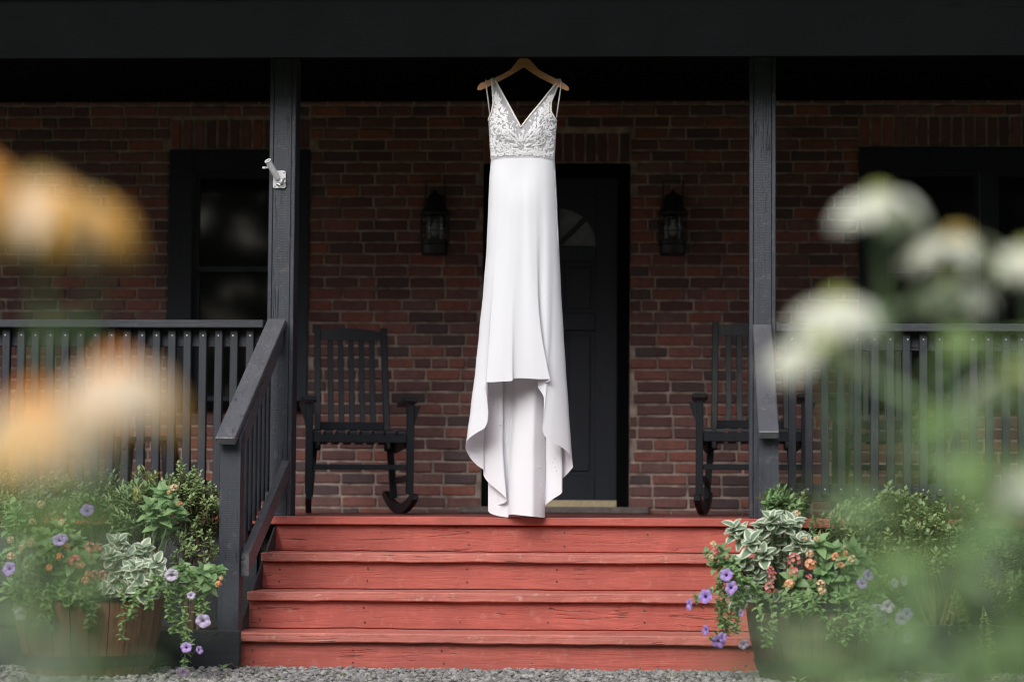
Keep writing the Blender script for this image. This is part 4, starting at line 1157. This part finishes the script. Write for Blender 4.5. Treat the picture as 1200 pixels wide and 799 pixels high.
def blade_mesh(name, mats, L, W, droop, edge=False, nseg=5, fold=.15):
    mb = MB(); leafv(mb, Vector((0,0,0)), (0,-1,0), (0,0,1), L, W, droop, nseg, fold, 0, 1 if edge else None, .62 if edge else .9)
    return mb.mesh(name, mats, smooth=True, fix=False)
VARI = [blade_mesh('leaf', [M['vari_in'], M['vari_out']], .070, .054, d_, True, 7, .16) for d_ in (.1,.3,.5)]
LANT = [blade_mesh('leaf', M['lantana_leaf'], .070, .046, d_, False, 5, .2) for d_ in (.15,.3,.45)]
def orient(d, up):
    """rotation that takes -Y to d with +Z near up"""
    d = Vector(d).normalized(); y = -d; x = y.cross(Vector(up))
    if x.length < 1e-3: x = d.orthogonal()
    x.normalize(); z = x.cross(y)
    return Matrix((x, y, z)).transposed().to_euler()
def leaf_parts(root, meshes, spots, q):
    o0 = ORG[root.name]
    for (p, d, up, s) in spots:
        o = link('leaf', q.choice(meshes), root, Vector(p)-o0)
        o.rotation_euler = orient(d, up); o.scale = (s,)*3
def rosette_plant(name, label, cat, group, base, tips, meshes, seed, per=7, size=1.0, mat_stem=None):
    """stems from base to tips, each stem set with pairs of leaves near its end"""
    q = random.Random(seed); base = Vector(base); r = empty(name, base); tag(r, label, cat, group)
    st = MB(); spots = []
    for (tp, s) in tips:
        tp = Vector(tp); mid = base.lerp(tp, .55) + Vector((q.uniform(-.03,.03), q.uniform(-.03,.03), .03))
        st.tube([base + Vector((q.uniform(-.02,.02), q.uniform(-.02,.02), 0)), mid, tp], [.004,.0035,.002], 5, cap=False)
        ax = (tp-mid).normalized()*.5 + Vector((0,-.45,.55)); ax.normalize()
        o_ = ax.orthogonal().normalized(); b_ = ax.cross(o_); a0 = q.uniform(0, 6.28)
        for k in range(per):
            a = a0 + 2.4*k; t = k/per
            rd = o_*math.cos(a)+b_*math.sin(a); el = .1 + 1.0*t
            d = rd*math.cos(el)+ax*math.sin(el)
            spots.append((tp - ax*.05*(1-t)*s, d, ax, s*size*q.uniform(.75,1.1)*(1-.35*t)))
    part('stems', st, mat_stem or M['stem'], r, fix=False)['kind'] = 'stuff'
    leaf_parts(r, meshes, spots, q)
    return r
def tipset(pts, y0=-1.62, q=rnd, s=1.0):
    pts = list(pts) + [(u+q.uniform(-9,9), v+q.uniform(-6,9)) for u, v in pts[::2]]
    return [(P(u, v, y0 + q.uniform(-.06,.10)), s*q.uniform(.85,1.1)) for u, v in pts]
q = random.Random(21)
rosette_plant('variegated_plant', 'cream edged leaves spilling from the brown barrel below the black lamp cap', 'plant', 'variegated plants in the barrels',
    (bl_c.x+.12, BY-.05, bl_c.z-.02), tipset([(140,632),(130,648),(150,650),(168,640),(158,662),(135,668),(178,655),(185,672),(165,682),(148,690),(125,690),(128,712),(172,700),(142,640)], q=q), VARI, 31, 11, 1.0)
rosette_plant('variegated_plant', 'cream edged leaves mounded over the grey brown barrel beside the red steps', 'plant', 'variegated plants in the barrels',
    (br_c.x-.16, BY-.05, br_c.z-.02), tipset([(905,605),(890,615),(920,610),(880,632),(868,620),(908,628),(932,622),(868,655),(885,662),(905,650),(893,640),(875,682),(868,695),(910,700),(925,640),(942,632),(895,680)], q=q), VARI, 32, 11, 1.0)
rosette_plant('lantana', 'broad leaved lantana rising behind the black lamp cap with orange buds', 'plant', 'lantanas in the barrels',
    (bl_c.x+.22, BY+.1, bl_c.z-.02), tipset([(188,575),(205,590),(175,592),(200,612),(183,605),(212,600)], -1.35, q), LANT, 33, 10, 1.05)
rosette_plant('lantana', 'lantana with coral and peach heads in the middle of the brown barrel', 'plant', 'lantanas in the barrels',
    (bl_c.x-.05, BY, bl_c.z-.02), tipset([(60,640),(85,650),(40,655),(75,668),(100,655),(70,615),(50,625),(90,630),(110,685),(92,640),(30,640),(112,645),(66,690),(95,690)], -1.6, q), LANT, 34, 10, 1.0)
rosette_plant('lantana', 'lantana spreading toward the newel over the barrel edge with one orange head', 'plant', 'lantanas in the barrels',
    (bl_c.x+.2, BY+.02, bl_c.z-.02), tipset([(238,665),(225,672),(248,680),(215,660),(258,668)], -1.45, q), LANT, 35, 9, .9)
rosette_plant('lantana', 'lantana with coral, orange and peach heads in the middle of the grey brown barrel', 'plant', 'lantanas in the barrels',
    (br_c.x+.0, BY, br_c.z-.02), tipset([(960,660),(985,650),(975,675),(950,685),(995,668),(1005,655),(940,700),(962,690),(990,695),(1012,675),(930,672),(978,640),(1000,640),(960,632)], -1.6, q), LANT, 36, 10, 1.0)
rosette_plant('lantana', 'lantana shoot reaching out over the red steps with a pink head', 'plant', 'lantanas in the barrels',
    (br_c.x-.2, BY-.1, br_c.z-.02), tipset([(828,645),(842,640),(858,655),(850,668),(845,655),(862,675)], -1.6, q), LANT, 37, 8, .8)
rosette_plant('nemesia', 'broad leaved green plant at the picture edge beyond the lilac petunias', 'plant', None,
    (bl_c.x-.32, BY+.05, .2), tipset([(15,590),(30,605),(8,610),(20,630),(5,650),(28,660),(15,680),(35,690)], -1.35, q), LANT, 38, 10, .95)

# petunia bloom, shared mesh
def bloom_mesh(name, mats, Rr=.036):
    mb = MB(); n = 30; vs_ = []
    rings = [(.06,-.042),(.10,-.030),(.22,-.012),(.60,.0),(1.0,-.004)]
    for ri, (rf, z) in enumerate(rings):
        for j in range(n):
            a = 2*math.pi*j/n; lob = 1 + (.065*math.cos(5*a) if ri >= 3 else 0)*(1 if ri == 4 else .5)
            wv = .005*math.sin(15*a+1)*(ri == 4) + .003*math.cos(5*a)*(ri >= 3)
            vs_.append((Rr*rf*lob*math.cos(a), Rr*rf*lob*math.sin(a), z+wv))
    for ri in range(4):
        for j in range(n): 
            mb.f.append((ri*n+j, ri*n+(j+1) % n, (ri+1)*n+(j+1) % n, (ri+1)*n+j)); mb.m.append(1 if ri < 2 else 0)
    mb.v += [Vector(p) for p in vs_]
    return mb.mesh(name, mats, smooth=True, fix=False)
BLOOM = bloom_mesh('flower', [M['petunia'], M['throat']]); BLOOMP = bloom_mesh('flower', [M['petunia_pale'], M['petunia']])
def petunia(label, base, vines, blooms, seed, y0=-1.72):
    q = random.Random(seed); base = Vector(base); r = empty('petunia', base); tag(r, label, 'plant', 'trailing petunias')
    st = MB(); lf = MB()
    for pts in vines:
        path = [base] + [P(u, v, y0 + q.uniform(-.03,.04)) for u, v in pts]
        path = [Vector(p) for p in crom([tuple(p) for p in path], 4*len(path))]
        st.tube(path, .0022, 5, cap=False)
        for p in path[2:]:
            for k in range(8):
                d = rdir(q, -.1) + Vector((0,-.4,0))
                leafv(lf, p + rdir(q)*.008, d, (0,-.3,1), q.uniform(.018,.034), q.uniform(.012,.018), .25, 3, .15)
    o0 = ORG[r.name]
    for (u, v, tilt, pale, s) in blooms:
        p = P(u, v, y0-.05); o = link('flower', BLOOMP if pale else BLOOM, r, p-o0)
        d = Vector((tilt[0], -1, tilt[1])).normalized()
        o.rotation_euler = d.to_track_quat('Z', 'Y').to_euler(); o.rotation_euler.rotate_axis('Z', q.uniform(0,6)); o.scale = (s*.84, s*.84*q.uniform(.85,1), s*.84)
        back = p - d*.04
        st.tube([back, back - d*.03 + Vector((0,.03,-.02))], .0022, 5)
    part('stems', st, M['stem'], r, fix=False)['kind'] = 'stuff'
    part('foliage', lf, M['pet_leaf'], r, smooth=True, fix=False)['kind'] = 'stuff'
petunia('violet petunia trailing from the grey brown barrel across the red steps', (br_c.x-.22, BY-.15, br_c.z),
    [[(860,670),(845,690),(842,720),(850,745)],[(855,668),(838,692),(815,704)],[(865,690),(858,715),(852,738),(835,750)],[(868,700),(866,722),(862,742)],[(870,680),(852,690),(848,712),(846,735)]],
    [(851,673,(-.1,.3),False,.9),(857,688,(.1,.2),False,.95),(826.5,698,(-.2,.3),False,1.0),(807,708,(-1.8,.0),False,.85),(842,752,(.0,-.5),False,1.0),(826,738,(-1.2,.0),False,.75),(847,746,(.6,.2),False,.7),(872,755,(.4,-.6),True,.8),(869,718,(.9,.1),False,.5)], 41)
petunia('lilac petunia hanging at the shrub side of the grey brown barrel', (br_c.x+.2, BY-.12, br_c.z),
    [[(1010,680),(1030,700),(1055,722),(1068,745)],[(1015,690),(1025,715),(1050,735)],[(1025,670),(1045,690),(1060,710)],[(1000,690),(1012,712),(1030,725)]],
    [(1018,673,(.2,.4),False,.8),(1010,683,(-.2,.2),False,.8),(1028,714,(-.1,.1),True,.95),(1041,710,(.2,.1),True,.9),(1032,723,(.1,-.1),False,.9),(1056,724,(-.2,.2),False,.95),(1064,718,(.5,.4),False,.9),(1065,747,(.7,-.2),True,.95),(1049,683,(.9,.2),True,.7),(1060,680,(1.2,.1),True,.8)], 42)
petunia('petunia trailing off the brown barrel down over the edging board', (bl_c.x+.2, BY-.12, bl_c.z),
    [[(200,672),(212,700),(218,740),(216,780)],[(205,690),(225,700),(236,722)],[(195,680),(202,705),(208,730),(222,755)],[(210,665),(228,690),(240,715)],[(190,690),(200,720),(205,742)]],
    [(201,673,(.1,.3),True,.95),(238,727,(.2,.1),True,1.05),(218,758,(-.1,.2),False,.8),(234,761,(1.0,.3),False,.6),(214,788,(.1,-.9),True,1.0),(224,697,(.3,.3),True,.6)], 43)
petunia('lilac petunia hanging from the brown barrel edge at the picture side', (bl_c.x-.2, BY-.12, bl_c.z),
    [[(70,640),(50,650),(30,665),(15,690)],[(80,620),(95,605)],[(20,690),(22,715)],[(40,660),(25,700),(24,720)]],
    [(102,597,(.1,.6),False,1.0),(69,632,(-.1,.4),False,1.0),(10,666,(-.2,.2),False,1.0),(24,719,(.1,-.2),True,.95),(75,630,(.6,.3),False,.6)], 44)

def spill(label, c, us, v0, seed):
    q = random.Random(seed); base = Vector((c.x, BY, c.z)); r = empty('trailing_vine', base); tag(r, label, 'plant', 'leafy vines over the barrel rims')
    st = MB(); lf = MB()
    for u in us:
        ln_ = q.uniform(10, 52); y1 = -1.79 + .03*q.random()
        pts = [base + Vector((q.uniform(-.1,.1), -.05, 0)), P(u, v0-12, -1.66), P(u+q.uniform(-5,5), v0+ln_*.4, y1), P(u+q.uniform(-8,8), v0+ln_, y1+.02)]
        path = [Vector(p) for p in crom([tuple(p) for p in pts], 14)]
        st.tube(path, .0018, 4, cap=False)
        for p in path[5:]:
            for k in range(6):
                leafv(lf, p + rdir(q)*.008, rdir(q, -.1) + Vector((0,-.4,-.1)), (0,-.3,1), q.uniform(.018,.036), q.uniform(.013,.020), .25, 3, .15)
    part('stems', st, M['stem'], r, fix=False)['kind'] = 'stuff'
    part('foliage', lf, M['pet_leaf'], r, smooth=True, fix=False)['kind'] = 'stuff'
spill('green vine spilling over the front rim of the brown barrel', bl_c, [32,48,60,75,88,102,112,140,160,176], 697, 51)
spill('green vine spilling over the front rim of the grey brown barrel', br_c, [892,905,920,936,950,964,980,995,1010,1024,1036], 706, 52)

# lantana heads: domes of tiny florets
def head_mesh(name, mats, Rr=.022, n=22, seed=1):
    q = random.Random(seed); mb = MB()
    for k in range(n):
        t = (k+.5)/n; z = 1-t*1.05; a = 2.39996*k; rr_ = math.sqrt(max(0,1-z*z))
        nr = Vector((rr_*math.cos(a), rr_*math.sin(a), z)); c = nr*Rr*Vector((1,1,.7)).length/1.6
        o_ = nr.orthogonal().normalized(); b_ = nr.cross(o_); s = Rr*.52*q.uniform(.7,1.25); c += Vector((q.uniform(-1,1),q.uniform(-1,1),q.uniform(-.5,.5)))*Rr*.16
        vs_ = [c - nr*.003]
        for j in range(10):
            aa = 2*math.pi*j/10 + k; rj = s*(1 if j % 2 == 0 else .74)
            vs_.append(c + (o_*math.cos(aa)+b_*math.sin(aa))*rj + nr*.002)
        o0 = len(mb.v); mb.v += vs_
        for j in range(10): mb.f.append((o0, o0+1+j, o0+1+(j+1) % 10)); mb.m.append(1 if t < .35 else 0)
    return mb.mesh(name, mats, fix=False)
H_CORAL = head_mesh('flower_head', [M['coral'], M['coral']], .026, 10, 1)
H_ORANGE = head_mesh('flower_head', [M['orange'], M['orange']], .021, 12, 2)
H_PEACH = head_mesh('flower_head', [M['peach'], M['peach']], .020, 11, 3)
def heads(root, items, y0=-1.72, seed=1):
    q = random.Random(seed); o0 = ORG[root.name]
    for (u, v, me, s) in items:
        p = P(u, v, y0 + q.uniform(-.03,.03)); o = link('flower_head', me, root, p-o0)
        d = Vector((q.uniform(-.4,.4), -1, q.uniform(.2,.9))).normalized()
        o.rotation_euler = d.to_track_quat('Z','Y').to_euler(); o.rotation_euler.rotate_axis('Z', q.uniform(0,6)); o.scale = (s*.86, s*.86*q.uniform(.8,1), s*.8)
def find(name, frag):
    return [o for o in col.objects if o.name.startswith(name) and o.parent is None and frag in o.get('label','')][0]
heads(find('lantana','middle of the brown'), [(88,657,H_CORAL,1.2),(96,662,H_ORANGE,.7),(107,641,H_CORAL,1.1),(115,641,H_CORAL,.9),(113,673,H_CORAL,.9),(121,674,H_CORAL,1.0),(70,652,H_ORANGE,.8),(78,640,H_ORANGE,.7),(48,591,H_PEACH,.9),(38,611,H_PEACH,.8),(36,636,H_PEACH,1.0),(13,651,H_PEACH,.9),(25,641,H_PEACH,.7),(100,680,H_ORANGE,.9),(103,672,H_ORANGE,.7),(58,665,H_ORANGE,.7),(72,612,H_PEACH,.7),(12,632,H_PEACH,.8)], seed=2)
heads(find('lantana','rising behind'), [(204,571,H_PEACH,.9),(198,577,H_ORANGE,.45),(210,590,H_ORANGE,.65)], -1.42, 3)
heads(find('lantana','one orange'), [(256,684,H_ORANGE,.75),(259,677,H_PEACH,.55)], -1.55, 4)
heads(find('lantana','grey brown'), [(931,656,H_CORAL,1.15),(930,670,H_CORAL,1.0),(903,688,H_CORAL,1.1),(950,661,H_ORANGE,1.15),(949,649,H_PEACH,.9),(979,652,H_ORANGE,.9),(985,662,H_ORANGE,.75),(998,655,H_PEACH,.9),(991,648,H_ORANGE,.6),(925,684,H_ORANGE,1.0),(962,683,H_PEACH,.9),(963,692,H_PEACH,1.0),(948,676,H_CORAL,.6),(906,674,H_CORAL,.8),(903,668,H_CORAL,.7),(957,631,H_PEACH,.7),(934,601,H_PEACH,.8),(944,631,H_PEACH,.5),(990,640,H_PEACH,.4)], -1.75, 5)
heads(find('lantana','pink head'), [(839,646,H_CORAL,.9),(834,653,H_PEACH,.6),(836,637,H_PEACH,.7)], -1.70, 6)

# black lamp cap among the flowers
lp = empty('garden_light', (P(178,640,-1.25).x, -1.25, .1)); tag(lp, 'black round solar light cap poking out of the flowers', 'garden light')
lc_ = P(177,634,-1.25)
part('cap', MB().lathe([(0,.010),(.03,.009),(.046,.004),(.048,-.004),(.044,-.008),(.046,-.010),(.047,-.018),(.042,-.022),(0,-.022)], lc_, 24), M['pot_black'], lp, smooth=True)
part('stake', MB().tube([(lc_.x,lc_.y,.1), (lc_.x,lc_.y,lc_.z-.02)], .030, 12), M['terracotta'], lp)

# drooping yellow-green sprigs over the edging board
q = random.Random(61)
for (u, v, lab) in ((1125,735,'yellow-green sprig drooping nearer the petunia over the edging board'), (1158,755,'long yellow-green sprig drooping over the edging board, farther from the planter')):
    top_ = P(u-6, v-45, -1.15); r = empty('drooping_sprig', top_); tag(r, lab, 'plant', 'sprigs drooping over the board')
    st = MB(); lf = MB()
    for k in range(9):
        e = P(u + q.uniform(-16,16), v + q.uniform(-12,16), -1.22 + q.uniform(-.04,.02))
        path = [Vector(p) for p in crom([tuple(top_), tuple(top_.lerp(e,.4)+Vector((0,-.03,.02))), tuple(e)], 7)]
        st.tube(path, .0016, 4, cap=False)
        for p in path[3:]:
            for j in range(4): leafv(lf, p, rdir(q,-.2)+Vector((0,-.3,0)), (0,-.3,1), q.uniform(.012,.02), .010, .1, 2, .1)
    part('stems', st, M['stem'], r, fix=False)['kind'] = 'stuff'; part('foliage', lf, M['pieris_tip'], r, fix=False)['kind'] = 'stuff'

# weeds and grass on the gravel
g = MB(); q = random.Random(9)
def tuft(x, y, n, h):
    for k in range(n):
        a = q.uniform(0, 6.28); d = Vector((math.cos(a)*.5, math.sin(a)*.5, 1)); leafv(g, Vector((x+q.uniform(-.02,.02), y+q.uniform(-.02,.02), 0)), d, (math.cos(a),math.sin(a),.2), h*q.uniform(.5,1.1), .005, .35, 3, .1)
for k in range(420):
    x = q.uniform(.55, 2.2); y = q.uniform(-2.3, -1.16)
    if noise.noise(Vector((x*3,y*3,4))) > -.12: tuft(x, y, q.randint(5,9), q.uniform(.02,.055))
for k in range(60): tuft(q.uniform(-4.2,.5), q.uniform(-2.0,-1.1), 4, q.uniform(.012,.03))
tag(solo('grass', g, M['grass'], fix=False), 'short grass and weeds growing through the gravel near the weedy edging', kind='stuff')
def weed(u, y, n, h, label, dead=False):
    c = P(u, 780, y); c.z = 0; r = empty('dead_leaf_litter' if dead else 'weed', c); tag(r, label, 'dead leaf' if dead else 'weed', 'weeds in the gravel' if not dead else None)
    mb = MB()
    for k in range(n):
        a = q.uniform(0,6.28)
        if dead: leafv(mb, c+Vector((q.uniform(-.04,.04),q.uniform(-.03,.03),.012)), (math.cos(a),math.sin(a),.35), (0,0,1), q.uniform(.03,.05), .022, -.2, 4, .3)
        else: leafv(mb, c, (math.cos(a)*.6,math.sin(a)*.6,.7), (0,0,1), h*q.uniform(.6,1.1), h*.28, .4, 4, .2)
    part('blade' if not dead else 'leaf', mb, M['dead_leaf'] if dead else M['pet_leaf'], r, smooth=True, fix=False)
weed(180, -1.3, 14, .07, 'small green weed at the foot of the brown barrel')
weed(262, -1.18, 5, .05, 'thin weed below the end of the edging board')
weed(935, -1.72, 4, .06, 'single green shoot before the grey brown barrel')
weed(830, -1.16, 7, .035, 'low weed at the foot of the bottom step')
weed(279, -1.20, 3, .0, 'orange dead leaves at the corner of the bottom step', True)

# ------------------------------------------------------------------ foreground coneflowers (near the camera, out of focus)
def cone_head(root, p, axis, Rr, petmat, conemat, q, drop=.75, n=17, full=False):
    h = link('flower_head', MB().lathe([(0,.22*Rr),(.12*Rr,.20*Rr),(.21*Rr,.14*Rr),(.27*Rr,.05*Rr),(.26*Rr,-.03*Rr),(.1*Rr,-.06*Rr),(0,-.07*Rr)], n=16).mesh('flower_head', conemat, smooth=True), root, p-ORG[root.name])
    h.rotation_euler = axis.to_track_quat('Z','Y').to_euler()
    ORG[h.name] = Vector(p)
    for k in range(n):
        a = 2*math.pi*k/n + q.uniform(-.1,.1) if full else ((0 if k % 2 else math.pi) + q.gauss(0,.34) if k < n-3 else q.uniform(0,6.28))
        mb = MB(); leafv(mb, Vector((math.cos(a)*.34*Rr, math.sin(a)*.34*Rr, .02*Rr)), (math.cos(a), math.sin(a), -.45*drop), (0,0,1), Rr*q.uniform(.75,.95), Rr*.40, drop*.8*q.uniform(.7,1.1), 5, .1)
        link('petal', mb.mesh('petal', M['gold_petal'] if petmat is M['cream_petal'] and q.random() < .42 else petmat, smooth=True, fix=False), h)
def coneflower(u, v, dist, Rr, petmat, conemat, label, group, seed, lean=(0,0), drop=None, leaves=6, hl=.5, lsz=1.0):
    drop = 1.0 if u < 500 else .62
    leaves += 3; hl = min(.62, hl+.2)
    q = random.Random(seed); y = CAM.y + dist; p = P(u, v, y)
    base = Vector((p.x + lean[0], y + lean[1], 0)); r = empty('coneflower', base); tag(r, label, 'flower', group)
    path = [Vector(t) for t in crom([tuple(base), tuple(base.lerp(p,.5)+Vector((q.uniform(-.02,.02),0,0))), tuple(p - Vector((0,0,.012)))], 14)]
    part('stem', MB().tube(path, [.0058-.0015*i/13 for i in range(14)], 7), M['stem'], r, smooth=True)
    ax = Vector((q.uniform(-.12,.12), q.uniform(-.15,.05), 1)).normalized()
    cone_head(r, p, ax, Rr, petmat, conemat, q, drop, 34 if p.x < -.2 else 30, p.x < -.2)
    for k in range(leaves):
        t = .25 + (hl)*k/max(1,leaves-1); b = path[min(13, int(t*13))]; a = 2.4*k + q.uniform(-.5,.5)
        mb = MB(); leafv(mb, b, (math.cos(a), math.sin(a), .55), (0,0,1), q.uniform(.10,.16)*lsz, q.uniform(.030,.045)*lsz, .45, 6, .15)
        part('leaf', mb, M['cone_leaf'], r, smooth=True, fix=False)
    return r
W_, CG, CO, CY = M['white_petal'], M['cone_green'], M['cone_orange'], M['cone_gold']
GW, GP = 'white coneflowers blurred near the camera', 'peach coneflowers blurred near the camera'
coneflower(1030, 232, 2.79, 0.0634, W_, CG, 'blurred white coneflower highest of all with a green cone', GW, 101, (.06,0), leaves=4, hl=.45)
coneflower(1122, 280, 2.79, 0.0634, W_, CY, 'blurred white coneflower with a golden brown cone against the dark window', GW, 102, (.03,.02), leaves=5, hl=.5)
coneflower(1113, 334, 2.86, 0.0576, W_, CG, 'blurred white coneflower directly beneath the golden brown cone', GW, 103, (.02,.06), leaves=4, hl=.45)
coneflower(1206, 296, 2.73, 0.0576, W_, CG, 'blurred white coneflower cut by the picture edge beside the dark window', GW, 104, (.0,.0), leaves=4, hl=.5)
coneflower(982, 356, 2.67, 0.0663, W_, CG, 'blurred white coneflower over the railing cap with a green cone', GW, 105, (.10,.0), leaves=4, hl=.4)
coneflower(962, 405, 2.60, 0.0605, W_, CG, 'blurred white coneflower below the railing cap near the porch post', GW, 106, (.14,.05), leaves=4, hl=.35)
coneflower(1192, 440, 2.60, 0.0576, W_, CG, 'blurred white coneflower cut by the picture edge in front of the balusters', GW, 107, (.02,.0), leaves=5, hl=.55)
coneflower(1212, 560, 2.27, 0.0519, W_, CG, 'blurred small white coneflower lowest at the picture edge', GW, 108, (.0,.0), leaves=6, hl=.7)
CP, GO = M['cream_petal'], M['gold_petal']
coneflower(48, 222, 2.11, 0.0643, CP, CY, 'blurred peach white coneflower highest over the brick wall', GP, 111, (.005,.0), leaves=4, hl=.40)
coneflower(114, 243, 2.16, 0.0459, GO, CY, 'blurred golden coneflower beside the highest peach bloom', GP, 112, (-.03,.04), leaves=3, hl=.3)
coneflower(-26, 195, 2.08, 0.0551, GO, CO, 'blurred orange coneflower cut by the picture edge above the railing', GP, 113, (.0,.0), leaves=4, hl=.5)
coneflower(135, 434, 1.95, 0.0634, CP, CO, 'blurred peach coneflower with a bright orange cone over the balusters', GP, 114, (-.03,.02), leaves=5, hl=.5)
coneflower(42, 472, 1.89, 0.0606, CP, CO, 'blurred peach coneflower low at the picture edge above the shrubs', GP, 115, (-.01,.0), leaves=5, hl=.6)

# leafy stems between the flowers, near the camera
def leafy_stem(u, v, dist, label, seed, n=9, lsz=1.0, mat=None):
    q = random.Random(seed); y = CAM.y + dist; p = P(u, v, y); base = Vector((p.x+q.uniform(-.03,.03), y+q.uniform(-.03,.03), 0))
    r = empty('leafy_stem', base); tag(r, label, 'plant', 'blurred leafy stems near the camera')
    path = [base.lerp(p, i/11) for i in range(12)]
    part('stem', MB().tube(path, [.004-.002*i/11 for i in range(12)], 6), M['stem'], r, smooth=True)
    for k in range(n):
        t = 1 - .55*k/n; b = base.lerp(p, t); a = 2.4*k + q.uniform(-.4,.4)
        mb = MB(); leafv(mb, b, (math.cos(a), math.sin(a), .8), (0,0,1), q.uniform(.08,.13)*lsz, q.uniform(.018,.030)*lsz, .5, 6, .15)
        part('leaf', mb, mat or M['cone_leaf'], r, smooth=True, fix=False)
for i, (u, v, d, n, s, lab) in enumerate((
    (25,600,1.75,9,1.0,'blurred leafy stem at the picture edge below the low peach coneflower'),
    (92,690,1.60,7,.9,'blurred leafy stem hanging over the middle of the brown barrel'),
    (0,700,1.30,8,1.0,'blurred leafy stem lowest at the picture corner beside the brown barrel'),
    (140,755,1.45,6,.8,'blurred leafy stem low before the brown barrel hoop'))):
    leafy_stem(u, v, d, lab, 200+i, n, s, M['haze_leaf'])
for i, (u, v, d, n, s, lab) in enumerate((
    (1085,440,2.5,13,1.5,'blurred leafy stem tallest before the balusters under the white coneflowers'),
    (1130,495,2.2,11,1.4,'blurred yellowish leafy stem before the balusters'),
    (1030,560,2.3,9,1.2,'blurred leafy stem before the azalea between planter and railing'),
    (1180,600,2.0,6,1.1,'blurred leafy stem before the brown deck edge at the picture side'),
    (968,722,1.75,14,1.2,'blurred leafy stem covering the rim of the grey brown barrel'),
    (1005,765,1.6,12,1.2,'blurred leafy stem low between the grey brown barrel and the petunias'),
    (925,770,1.5,9,.9,'blurred leafy stem lowest at the foot of the grey brown barrel'),
    (1150,455,2.4,10,1.3,'blurred leafy stem between the balusters and the white bloom cut by the edge'),
    (1095,700,1.8,7,1.1,'blurred leafy stem low over the edging board with sprigs'))):
    leafy_stem(u, v, d, lab, 300+i, n, s)

# ------------------------------------------------------------------ unseen trees added behind the camera to block low sky and darken the panes
g = MB(); q = random.Random(77)
for k in range(16000):
    x = q.uniform(-34, 34); hmax = 11.5 + 4*noise.noise(Vector((x*.22, 3, 0))) + 1.5*noise.noise(Vector((x*.9, 7, 0)))
    z_ = q.uniform(0, 1)*hmax; y = -27 + q.uniform(-1.5,1.5) + 1.5*noise.noise(Vector((x*.4, z_*.4, 2)))
    s = q.uniform(.5,1.0)
    leafv(g, Vector((x, y, z_)), rdir(q, .1)+Vector((0,.5,0)), rdir(q), s, s*.7, .2, 2, .2)
tag(solo('added_treeline', g, M['treewall'], fix=False), 'unseen belt of trees added to block low sky and darken the panes', kind='stuff')
